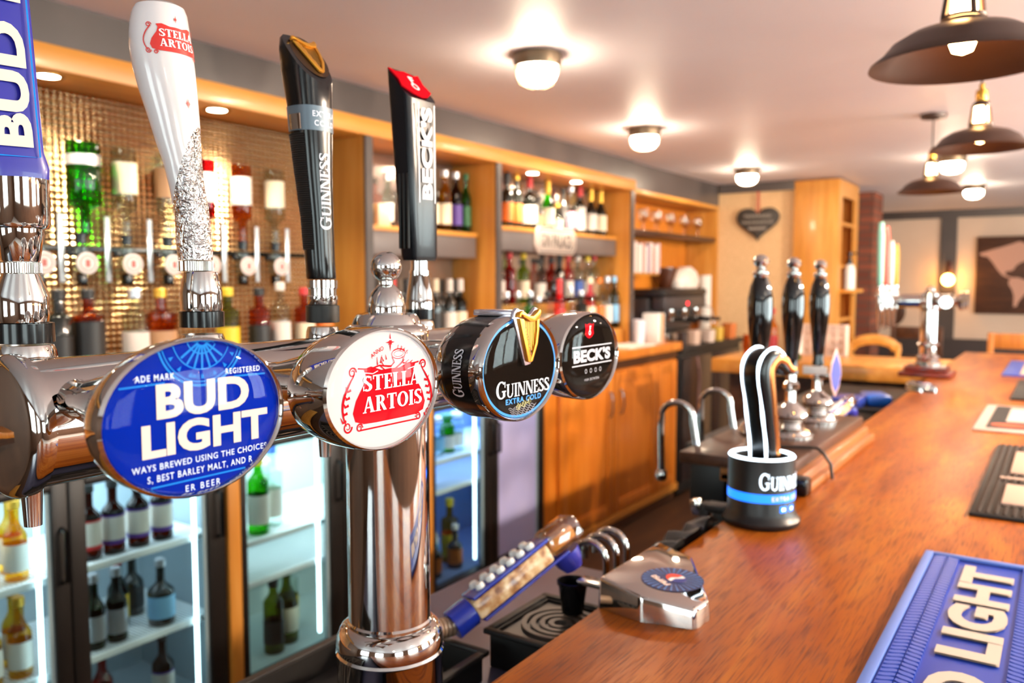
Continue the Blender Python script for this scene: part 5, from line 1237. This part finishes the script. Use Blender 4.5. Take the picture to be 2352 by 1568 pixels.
# ---------------------------------------------------------------- optics on the embossed sheet
t = thing('optic_rail', 'dark horizontal rail with white upright strips holding the spirit optics', 'rail', (-2.6445, 1.0, 1.6))
obj('rail', MB().box(0, .006, -.3, 1.45, .015, .032, .002), BLACKP, t)
STRIP = M('strip_white', '#d6dde2', .2, .3)
for k in range(8): obj('upright_strip', MB().box(.0065, .0110, .235 + .152 * k - .009, .235 + .152 * k + .009, -.085, .13, .002), STRIP, t)
OL = ['left of the green bottle, half behind the blue tap handle', 'under the green bottle', 'under the clear bottle with purple label', 'under the clear bottle behind the white tap handle', 'under the red bottle', 'under the amber bottle', 'under the clear bottle next to the divider']
oc = None; ys_ = (1.30, 1.434, 1.588, 1.74, 1.895, 2.054, 2.212)
for y, l in zip(ys_, OL):
    lab = 'optic with white disc, ' + l
    if oc is None:
        oc = thing('spirit_optic', lab, 'optic', (-2.605, y, 1.575), group='spirit optics on the dark rail')
        obj('chamber', MB().lathe([(0, -.03), (.022, -.03), (.026, -.02), (.026, .05), (.014, .062), (.014, .085), (0, .085)], 20), G['clear'], oc)
        obj('bracket', MB().box(-.028, .0, -.034, .034, .024, .044, .004)
        , BLACKP, oc)
        obj('push_lever', MB().box(-.02, .014, -.012, .012, -.07, -.032, .004), BLACKP, oc); obj('bottle_stopper', MB().lathe([(.016, .0625), (.016, .082), (.02, .084), (.02, .092), (.0, .092)], 16), BLACKP, oc)
        obj('disc', MB().lathe([(0, 0), (.034, 0), (.034, .004), (0, .005)], 28, XF((.030, 0, 0))), M('optic_white', '#d9cbc4', .4), oc)
        obj('disc_print', MB().ring(.026, .026, .004, .0055, 28, mat=XF((.030, 0, 0))).prism([(-.008, -.012), (.008, -.012), (.008, .012), (-.008, .012)], .0056, .0056, XF((.030, 0, 0))), M('optic_print', '#a5524a', .5), oc)
    else: dup(oc, (-2.605, y, 1.575), 0, lab)
for y, col, lab, cap, d, kw in ((1.30, 'clear', 'tan', 'silver', 'clear inverted bottle half behind the blue tap handle', {}), (1.442, 'green', 'silver', 'green', 'large green inverted bottle on the optics', dict(r=.050, lz=(.14, .25))), (1.588, 'clear', 'cream', 'purple', 'clear inverted bottle with cream label', {}),
        (1.74, 'clear', 'tan', 'silver', 'clear inverted bottle behind the white tap handle', {}), (1.895, 'red', 'white', 'red', 'red inverted bottle right of the white tap handle', {}), (2.054, 'gold', 'white', 'gold', 'amber inverted bottle with white label', {}), (2.212, 'clear', 'cream', 'silver', 'clear inverted bottle next to the oak divider', {})):
    bottle('spirit', (-2.605 if col != 'green' else -2.590, y, 1.6675), col, d, lab, None, 'inverted bottles on the optics', inv=True, h=.285, **{**dict(lz=(.16, .52)), **kw})
row([(1.14, 'square', 'clear', 'white', 'silver', 'clear squat bottle', {}), (1.30, 'square', 'dark', 'black', 'black', 'black labelled whiskey bottle', dict(r=.036)), (1.39, 'square', 'amber', 'black', 'black', 'square whiskey bottle with black label', dict(r=.045, lz=(.05, .62))), (1.545, 'square', 'clear', 'white', 'silver', 'clear bottle with white label', {}),
     (1.635, 'square', 'amber', 'tan', 'gold', 'amber bottle with tan label', dict(r=.05)), (1.90, 'square', 'lime', 'yellow', 'yellow', 'yellow green bottle', {}), (2.04, 'square', 'amber', 'black', 'black', 'dark rum bottle', {}), (2.14, 'spirit', 'clear', 'white', 'white', 'clear bottle with white cap', dict(h=.27)), (2.26, 'square', 'amber', 'cream', 'red', 'amber rum bottle with cream label', {}), (2.36, 'square', 'brown', 'orange', 'black', 'brown bottle with orange label', {})],
    -2.50, 1.2405, 'under the optics', 'bottles on the counter under the optics')
t = obj('step_shelf', MB().box(-2.62, -2.43, 1.0, 2.45, 1.1005, 1.24, .003), DARKW); tag(t, 'dark step under the bottles below the optics', 'shelf')

# ---------------------------------------------------------------- fridges
FR_B = M('fridge_black', '#15110f', .42); LINER = M('fridge_liner', '#d8e6ea', .5); LEDS = M('fridge_led', '#e8fbff', .4, emit=4., ehex='#dffaff'); WIRE = M('wire_white', '#f4f8fa', .35)
REFLPANE = noise_mat('misted_pane', [(.3, '#aeb2ec'), (.7, '#c0bfec')], 3, rough=.35, coat=.4)  # lilac reflection on the pane, painted into its base colour
def fridge(y0, y1, doors, shelves, label, tint, power, lin_):
    t = thing('bottle_fridge', label, 'fridge', (0, 0, 0)); z0, z1 = .1215, .988
    c = MB().box(-2.68, -2.245, y0, y0 + .012, z0, z1).box(-2.68, -2.245, y1 - .012, y1, z0, z1).box(-2.68, -2.245, y0 + .0121, y1 - .0121, z1 - .012, z1).box(-2.68, -2.245, y0 + .0121, y1 - .0121, z0, z0 + .05).box(-2.68, -2.668, y0 + .0121, y1 - .0121, z0 + .0501, z1 - .0121)
    obj('cabinet', c, FR_B, t)
    a, b = y0 + .0122, y1 - .0122
    obj('liner', MB().box(-2.6675, -2.66, a, b, z0 + .051, z1 - .0125).box(-2.6599, -2.25, a, a + .006, z0 + .051, z1 - .0125).box(-2.6599, -2.25, b - .006, b, z0 + .051, z1 - .0125).box(-2.6599, -2.25, a + .0061, b - .0061, z1 - .019, z1 - .0125).box(-2.6599, -2.25, a + .0061, b - .0061, z0 + .051, z0 + .062), M('liner' + lin_, lin_, .5), t)
    for z in shelves:
        s = MB().box(-2.272, -2.258, a + .01, b - .01, z - .022, z - .001, .003).box(-2.655, -2.649, a + .01, b - .01, z - .009, z - .001)
        n = int((b - a) / .0125)
        for i in range(n):
            yy = a + .016 + (b - a - .032) * i / (n - 1); s.box(-2.6489, -2.2721, yy - .0032, yy + .0032, z - .006, z - .001)
        obj('wire_shelf', s, WIRE, t)
    for (d0, d1, fl, fr, painted) in doors:
        f = MB().box(-2.240, -2.202, d0, d0 + fl, .15, .984, .003).box(-2.240, -2.202, d1 - fr, d1, .15, .984, .003).box(-2.240, -2.202, d0 + fl, d1 - fr, .15, .195, .003).box(-2.240, -2.202, d0 + fl, d1 - fr, .962, .984, .003)
        d = obj('door', f, FR_B, t)
        obj('glass_pane', MB().box(-2.224, -2.218, d0 + fl - .003, d1 - fr + .003, .192, .965), REFLPANE if painted else PANE, d)
        obj('gasket', MB().box(-2.2175, -2.213, d1 - fr - .012, d1 - fr + .002, .195, .962), M('gasket', '#9fb6bc', .4), d)
        hy = d0 + fl * .5 if painted else d1 - fr * .45
        obj('handle', MB().tube([(-2.203, hy, .86), (-2.178, hy, .855), (-2.178, hy, .72), (-2.203, hy, .715)], .007, 8), BLACKP, d)
        obj('led_strip', MB().box(-2.258, -2.250, d1 - fr - .020, d1 - fr - .011, .22, .95), LEDS, t)
    obj('kick_panel', MB().box(-2.240, -2.204, y0 + .002, y1 - .002, .1235, .149, .002), FR_B, t)
    l = bpy.data.lights.new('fridge_light', 'AREA'); l.shape = 'RECTANGLE'; l.size = .3; l.size_y = (y1 - y0) * .9; l.energy = power; l.color = tint
    o = bpy.data.objects.new('fridge_light', l); COL.objects.link(o); o.location = (-2.42, (y0 + y1) / 2, z1 - .024); return t
fridge(.628, 1.647, [(.631, 1.148, .03, .042, 0), (1.152, 1.644, .045, .062, 0)], (.455, .722), 'black fridge of beer and cider bottles at the left under the counter', (.84, .94, 1.), 5, '#a0aeb6')
fridge(1.704, 2.628, [(1.707, 2.165, .022, .066, 0), (2.169, 2.625, .03, .06, 0)], (.50, .642), 'black fridge of wine bottles, between two oak uprights', (.84, .97, .97), 5, '#bcccca')
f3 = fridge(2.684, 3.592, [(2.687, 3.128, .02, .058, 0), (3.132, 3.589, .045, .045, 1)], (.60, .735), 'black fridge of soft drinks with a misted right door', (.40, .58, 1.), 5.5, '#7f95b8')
for k, (y, mt) in enumerate(((2.985, GOLD), (3.215, GOLD), (3.055, M('led_red', '#ff2030', .4, emit=5., ehex='#ff1a2a')))): obj('knob', MB().lathe([(0, 0), (.009, 0), (.008, .005), (0, .005)], 14, XF((-2.2035, y, .137))), mt, f3)
# beers and ciders
row([(y, 'beer', 'beer', 'white', 'gold', 'yellow beer bottle with white label', dict(x=x)) for x, y in ((-2.31, .80), (-2.31, .90), (-2.31, .985), (-2.31, 1.062), (-2.39, .93), (-2.39, 1.01), (-2.39, 1.085))], -2.31, .7225, 'on top shelf, left fridge door', 'yellow beers on the top shelf')
row([(y, 'beer', 'beer', 'white', 'gold', 'gold beer bottle with white label', dict(x=x)) for x, y in ((-2.31, .80), (-2.31, .90), (-2.31, .985), (-2.31, 1.062), (-2.39, .93), (-2.39, 1.01), (-2.39, 1.085))], -2.31, .4555, 'on middle shelf, left fridge door', 'gold beers on the middle shelf')
row([(1.262, 'cider', 'brown', 'white', 'black', 'dark cider bottle with red edged label', dict(band='red', lz=(.14, .54))), (1.335, 'cider', 'brown', 'white', 'black', 'dark cider bottle with purple edged label', dict(band='purple', lz=(.14, .54))), (1.413, 'cider', 'brown', 'white', 'black', 'dark cider bottle with purple edged label', dict(band='purple', lz=(.14, .54))), (1.492, 'cider', 'brown', 'white', 'black', 'dark cider bottle with purple edged label', dict(band='purple', lz=(.14, .54)))], -2.31, .7225, 'on top shelf, middle fridge door', 'ciders on the top shelf')
row([(1.268, 'beer', 'dgreen', 'silver', 'silver', 'green beer bottle with pale label', {}), (1.336, 'beer', 'dgreen', 'silver', 'silver', 'green beer bottle with pale label', {}), (1.395, 'beer', 'dgreen', 'yellow', 'red', 'green bottle with yellow label', dict(x=-2.40)), (1.482, 'stub', 'dark', 'lblue', 'silver', 'dark stubby bottle with blue ring label', dict(r=.040)), (1.475, 'stub', 'dark', 'black', 'silver', 'dark bottle behind the blue ringed one', dict(x=-2.455))], -2.31, .4555, 'on middle shelf, middle fridge door', 'bottles on the middle shelf')
row([(1.335, 'beer', 'red', 'black', 'red', 'red necked bottle', dict(x=-2.40)), (1.487, 'cider', 'brown', 'white', 'brown' if 0 else 'black', 'brown bottle with white purple edged label', dict(band='purple', lz=(.1, .5), h=.235)), (1.27, 'beer', 'dgreen', 'yellow', 'silver', 'green bottle', dict(x=-2.42))], -2.32, .1840, 'on the beer fridge floor', 'bottles on the fridge floor')
row([(1.80, 'wine', 'dgreen', 'white', 'green', 'green wine bottle', dict(x=-2.36)), (1.862, 'wine', 'green', 'white', 'yellow', 'bright green wine bottle with yellow top', {}), (1.955, 'spirit', 'clear', 'white', 'blue', 'clear bottle with white label', dict(x=-2.35)), (2.055, 'stub', 'clear', 'white', 'white', 'small clear bottle', dict(x=-2.50)), (2.09, 'stub', 'smoke', 'black', 'silver', 'small dark bottle lying deep', dict(x=-2.56, h=.12))], -2.31, .6425, 'on the upper wine fridge shelf', 'bottles on the upper wine shelf')
row([(1.935, 'wine', 'olive', 'black', 'black', 'olive wine bottle with black label', dict(lz=(.12, .40))), (2.022, 'champ', 'olive', 'cream', 'cream', 'olive wine bottle with cream top', dict(x=-2.36, lz=(.15, .45), capz=.88)), (2.105, 'square', 'clear', 'yellow', 'white', 'clear bottle with white cap', dict(x=-2.45, h=.28))], -2.33, .1840, 'on the wine fridge floor', 'bottles on the wine fridge floor')
row([(2.80, 'jar', 'green', 'white', 'white', 'green and white jar', {}), (2.88, 'jar', 'clear', 'lblue', 'white', 'pale blue jar', {}), (2.96, 'jar', 'green', 'white', 'green', 'bright green jar', {}), (3.03, 'jar', 'clear', 'white', 'white', 'white jar', {})], -2.34, .7355, 'on the soft drink fridge shelf', 'jars in the soft drink fridge')
row([(2.845, 'stub', 'dark', 'orange', 'white', 'dark cola bottle with orange label', dict(r=.036)), (3.0, 'stub', 'dark', 'orange', 'white', 'dark cola bottle with bright orange label', dict(r=.036)), (2.92, 'stub', 'white', 'lblue', 'lblue', 'white milk bottle', dict(x=-2.42, h=.27, r=.045)), (3.05, 'square', 'yellow', 'yellow', 'yellow', 'yellow juice bottle', dict(x=-2.40, h=.30))], -2.33, .1840, 'on the soft drink fridge floor', 'bottles in the soft drink fridge')

# ---------------------------------------------------------------- coffee corner
for i, y in enumerate((5.45, 5.56, 5.674, 5.807, 5.929, 6.063, 6.211, 6.346, 6.50, 6.62)):
    lab = 'stemmed glass upside up, %s from the left on the dark glass shelf' % ORD[i]
    if i == 0:
        gl = thing('wine_glass', lab, 'glass', (-2.53, y, 1.8725), group='wine glasses on the dark shelf')
        obj('bowl', MB().lathe([(.004, .07), (.03, .085), (.040, .115), (.036, .16), (.034, .165)], 24, close=False), glass('glassware', '#f2efe6', edge=.8, base=.10), gl)
        obj('stem', MB().lathe([(0, 0), (.034, .0), (.034, .002), (.005, .008), (.004, .07), (0, .07)], 20), MC['glassware'], gl)
    else: dup(gl, (-2.53 - .04 * (i % 2), y, 1.8725), 0, lab)
MCL = ['#e6dcd6', '#5a5fa0', '#e6d2c8', '#d8b0a0', '#ece4de', '#b87a68', '#e6dcd6', '#8a6a80', '#ecd8d0', '#d06a58', '#e8e0da', '#c8a8a8']
t0 = None
for i in range(12):
    h = .19 + .012 * ((i * 7) % 3); t = obj('menu_card', MB().box(-.09, .06, -.016, .016, 0, h, .001), M('menu' + MCL[i], MCL[i], .6), loc=(-2.53, 5.13 + i * .044, 1.5755))
    tag(t, '%s menu folder, %s from left in the row above the coffee machine' % (('pale', 'violet', 'cream', 'salmon', 'white', 'rust', 'pale', 'mauve', 'light pink', 'coral', 'white', 'dusty pink')[i], ORD[i]), 'menu', 'menu folders above the coffee machine')
t = thing('coffee_machine', 'dark two group espresso machine on the counter beyond the oak divider', 'coffee machine', (-2.45, 5.85, 1.061))
obj('body', MB().box(-.22, -.02, -.42, .42, .09, .34, .02), M('machine_grey', '#3b383a', .35, .3), t)
obj('top_rail', MB().box(-.22, .10, -.42, .42, .345, .40, .015), M('machine_black', '#1b1a1c', .4), t)
obj('front_panel', MB().box(.0, .10, -.40, .40, .25, .344, .012), M('machine_slate', '#4a474a', .35, .4), t)
obj('drip_base', MB().box(-.22, .14, -.42, .42, .02, .088, .01), CHROMEB, t)
for y in (-.33, .33): obj('foot', MB().lathe([(0, 0), (.025, 0), (.022, .02), (0, .02)], 16, T(-.04, y, 0)), BLACKM, t)
for y in (-.2, .05, .28):
    obj('group_head', MB().lathe([(0, .17), (.03, .17), (.035, .20), (.035, .248), (0, .248)], 20, T(.05, y, 0)), CHROME, t)
    obj('portafilter', MB().tube([(.05, y, .182), (.17, y + .05, .17), (.23, y + .08, .165)], [.014, .013, .016], 12), BLACKP, t)
obj('power_light', MB().lathe([(0, 0), (.014, 0), (0, .006)], 14, XF((.101, .02, .29))), M('led_red'), t)
obj('steam_wand', MB().tube([(.10, .36, .27), (.15, .38, .25), (.17, .39, .13)], .006, 10), CHROME, t)
t = thing('coffee_grinder', 'coffee grinder with brown bean hopper behind the espresso machine', 'grinder', (-2.60, 6.02, 1.4615))
obj('hopper', MB().lathe([(.05, 0), (.06, .03), (.095, .14), (.095, .16), (0, .165)], 24), M('hopper_brown', '#4a2616', .25, coat=.4), t)
t = obj('white_bag', MB().loft([(0, 0, 0, .07, .20, 3), (0, 0, .06, .085, .22, 2.6), (0, .02, .13, .07, .17, 2.2), (0, .03, .17, .04, .08, 2)], 24), noise_mat('bag_white', [(.3, '#d8c8bc'), (.7, '#eee2d8')], 14, rough=.6), loc=(-2.58, 6.36, 1.4615)); tag(t, 'crumpled white bag on top of the espresso machine', 'bag')
t = obj('paper_roll', MB().lathe([(.0, 0), (.05, 0), (.05, .24), (.015, .24), (.0, .235)], 24), PAPER, loc=(-2.56, 6.6, 1.5755)); t.location = (-2.50, 6.62, 1.061); tag(t, 'tall white paper roll at the right end of the coffee corner', 'roll')
t.scale = (1, 1, 2.1)
for i, (x, y, l) in enumerate(((-2.33, 5.0, 'stack of clear cups on the end of the back counter'), (-2.40, 5.10, 'second stack of clear cups beside the white napkin box'))):
    t = thing('cup_stack', l, 'cups', (x, y, 1.1005), group='stacks of cups by the napkin box'); c = MB()
    for k in range(5): c.lathe([(.026, .008 + .018 * k), (.036, .085 + .018 * k), (.037, .087 + .018 * k), (.035, .085 + .018 * k)], 20, close=False)
    obj('cups', c, M('cup_frost', '#dfe0ea', .3, coat=.3), t)
t = thing('napkin_box', 'white and tan napkin box standing on the end of the back counter', 'box', (-2.33, 5.215, 1.1005))
obj('box', MB().box(-.06, .06, -.05, .05, 0, .20, .004), WHITE, t)
obj('tan_side', MB().box(-.055, .062, -.018, .028, .004, .196, .002), M('napkin_tan', '#c98a4a', .6), t)
t = obj('blue_packet', MB().box(-.03, .03, -.05, .05, 0, .11, .008), M('packet_blue', '#5a68b8', .4), loc=(-2.56, 5.25, 1.1005)); tag(t, 'blue packet behind the napkin box', 'packet'); t.scale = (1, 1, 2.4)
t = obj('paper_pad', MB().box(-.10, .10, -.19, .19, 0, .012, .002), PAPER, loc=(-2.31, 4.80, 1.1005)); tag(t, 'white paper pad lying on the front of the back counter', 'paper')
for i, (y, w, h, c, l) in enumerate(((5.52, .07, .10, '#3a2c28', 'dark glass jar beside the espresso drip base'), (5.72, .10, .10, '#c6a896', 'pale carton before the espresso machine'), (6.02, .10, .09, '#cbb4a6', 'cream tub before the espresso machine'), (6.22, .09, .10, '#c8a03a', 'yellow tub before the espresso machine'), (6.50, .10, .12, '#c2682a', 'orange tub at the right end of the coffee corner'))):
    t = obj('tub', MB().loft([(0, 0, 0, w * .45, w * .45, 4), (0, 0, h, w * .5, w * .5, 4)], 24), M('tub' + c, c, .4), loc=(-2.245, y, 1.0605)); tag(t, l, 'tub')
# ---------------------------------------------------------------- far end of the bar
t = thing('beer_font', 'far chrome beer font with four coloured handles on a red wooden base', 'beer tap', (-.50, 4.06, 1.1003))
obj('base', MB().box(-.105, .105, -.105, .105, 0, .022, .006).box(-.085, .085, -.085, .085, .0221, .045, .005), REDW, t)
obj('column', MB().lathe([(0, .0451), (.055, .0451), (.055, .058), (.045, .066), (.05, .08), (.036, .095), (.036, .13), (.046, .14), (.036, .15), (.0355, .29), (.045, .30), (.045, .36), (.02, .372), (.018, .39), (.0, .40)], 36), CHROME, t)
obj('arm', MB().tube([(-.13, 0, .33), (.09, 0, .33)], .030, 20), CHROME, t)
obj('manifold', MB().tube([(-.135, -.21, .33), (-.135, .21, .33)], .019, 20), CHROME, t)
HC = (('#8fd4c0', .27), ('#e8503c', .26), ('#f0dcd4', .20), ('#e89a1e', .19))
for k, (c, hh) in enumerate(HC):
    y = -.19 + .127 * k
    obj('faucet', MB().lathe([(0, .205), (.006, .205), (.010, .27), (.013, .30), (.013, .345), (.018, .35), (.018, .365), (.011, .38), (.013, .40), (0, .40)], 18, T(-.172, y, 0)), CHROME, t)
    obj('tap_handle', MB().loft([(-.172, y, .4005, .010, .014, 3), (-.172, y, .42, .012, .017, 3), (-.174, y, .40 + hh * .8, .014, .022, 3), (-.175, y, .40 + hh, .010, .018, 3)], 20), M('handle' + c, c, .35, coat=.3), t, label=('mint green', 'coral red', 'white', 'orange')[k] + ' tap handle')
for k in range(3): obj('badge', MB().lathe([(.014, 0), (.016, .03), (.040, .045), (.042, .055), (0, .060)], 24, XF((.085, -.13 + .13 * k, .335))), CHROME, t)
obj('badge_bar', MB().tube([(.085, -.2, .33), (.085, .2, .33)], .024, 16), CHROME, t)
# things on the return
t = thing('letter_rack', 'white grid fronted rack standing on the counter return', 'rack', (-1.12, 4.80, 1.1005))
rk = MB()
for z in (.0, .045, .09, .135, .165): rk.box(-.12, .12, -.006, .006, z, z + .012)
for k in range(6): rk.box(-.12 + k * .0456, -.108 + k * .0456, -.0065, .0065, 0, .17)
obj('grid', rk, M('rack_white', '#dcc6b8', .5), t); obj('backboard', MB().box(-.125, .125, .007, .05, 0, .175, .004), M('rack_white'), t)
bottle('spirit', (-1.19, 4.47, 1.1005), 'green', 'green squash bottle with yellow top behind the hand pumps', 'white', 'yellow', None, name='squash_bottle', h=.31, capz=.5)
bottle('tall', (-1.31, 4.47, 1.1005), 'yellow', 'yellow squash bottle behind the hand pumps', 'red', 'red', None, name='squash_bottle', h=.27)
t = obj('copper_pot', MB().lathe([(0, 0), (.05, 0), (.06, .05), (.055, .11), (.06, .12)], 24), COPPER, loc=(-1.45, 4.6, 1.1005)); tag(t, 'copper pot on the left end of the counter return', 'pot')
# seating beyond the bar
CHW = noise_mat('chair_oak', [(.3, '#9a5520'), (.7, '#bd7630')], 4, (8, 8, 1), rough=.4)
def chair(name, loc, rz, seat, top, label, curved, wood):
    t = thing(name, label, 'chair', loc, rz)
    obj('seat', MB().box(-.20, .20, -.19, .19, seat - .03, seat, .01), wood, t)
    for x in (-.175, .175):
        obj('leg', MB().box(x - .018, x + .018, -.18, -.145, 0, seat - .0301, .003), wood, t)
        obj('leg', MB().box(x - .018, x + .018, .15, .185, 0, seat - .0301, .003), wood, t)
        obj('back_post', MB().box(x - .018, x + .018, .1905, .215, seat - .02, top if not curved else top - .07, .003), wood, t)
    if curved: obj('backrest', MB().prism([(.20 * math.cos(R(a)), .13 * math.sin(R(a))) for a in range(0, 181, 10)] + [(.13 * math.cos(R(a)), .05 * math.sin(R(a))) for a in range(180, -1, -15)], -.012, .012, FR((0, .203, top - .13), (1, 0, 0), (0, 0, 1)), .004), wood, t)
    else:
        obj('top_rail', MB().box(-.157, .157, .192, .213, top - .10, top - .002, .004), wood, t); obj('mid_rail', MB().box(-.157, .157, .192, .213, seat + .12, seat + .17, .004), wood, t)
    obj('stretcher', MB().box(-.157, .157, -.172, -.152, .2, .235, .003).box(-.157, .157, .158, .178, .2, .235, .003), wood, t)
    return t
chair('bar_stool', (-1.22, 6.80, 0), R(8), .72, 1.10, 'pale bentwood stool with rounded back beyond the counter return', True, PLYH)
chair('bar_stool', (-.22, 6.35, 0), R(180), .74, 1.185, 'brown wooden bar stool with square back at the far end of the counter', False, CHW)
chair('bar_stool', (-1.00, 7.6, 0), R(180), .74, 1.15, 'dark wooden stool behind the far chrome font', False, DARKW)
t = thing('table', 'dark wooden pub table on the customer side by the windows', 'table', (1.9, 3.0, 0))
obj('table_top', MB().box(-.4, .4, -.4, .4, .73, .76, .005), DARKW, t); obj('pedestal', MB().lathe([(.22, 0), (.22, .03), (.05, .06), (.04, .70), (.12, .7299)], 24), BLACKM, t)
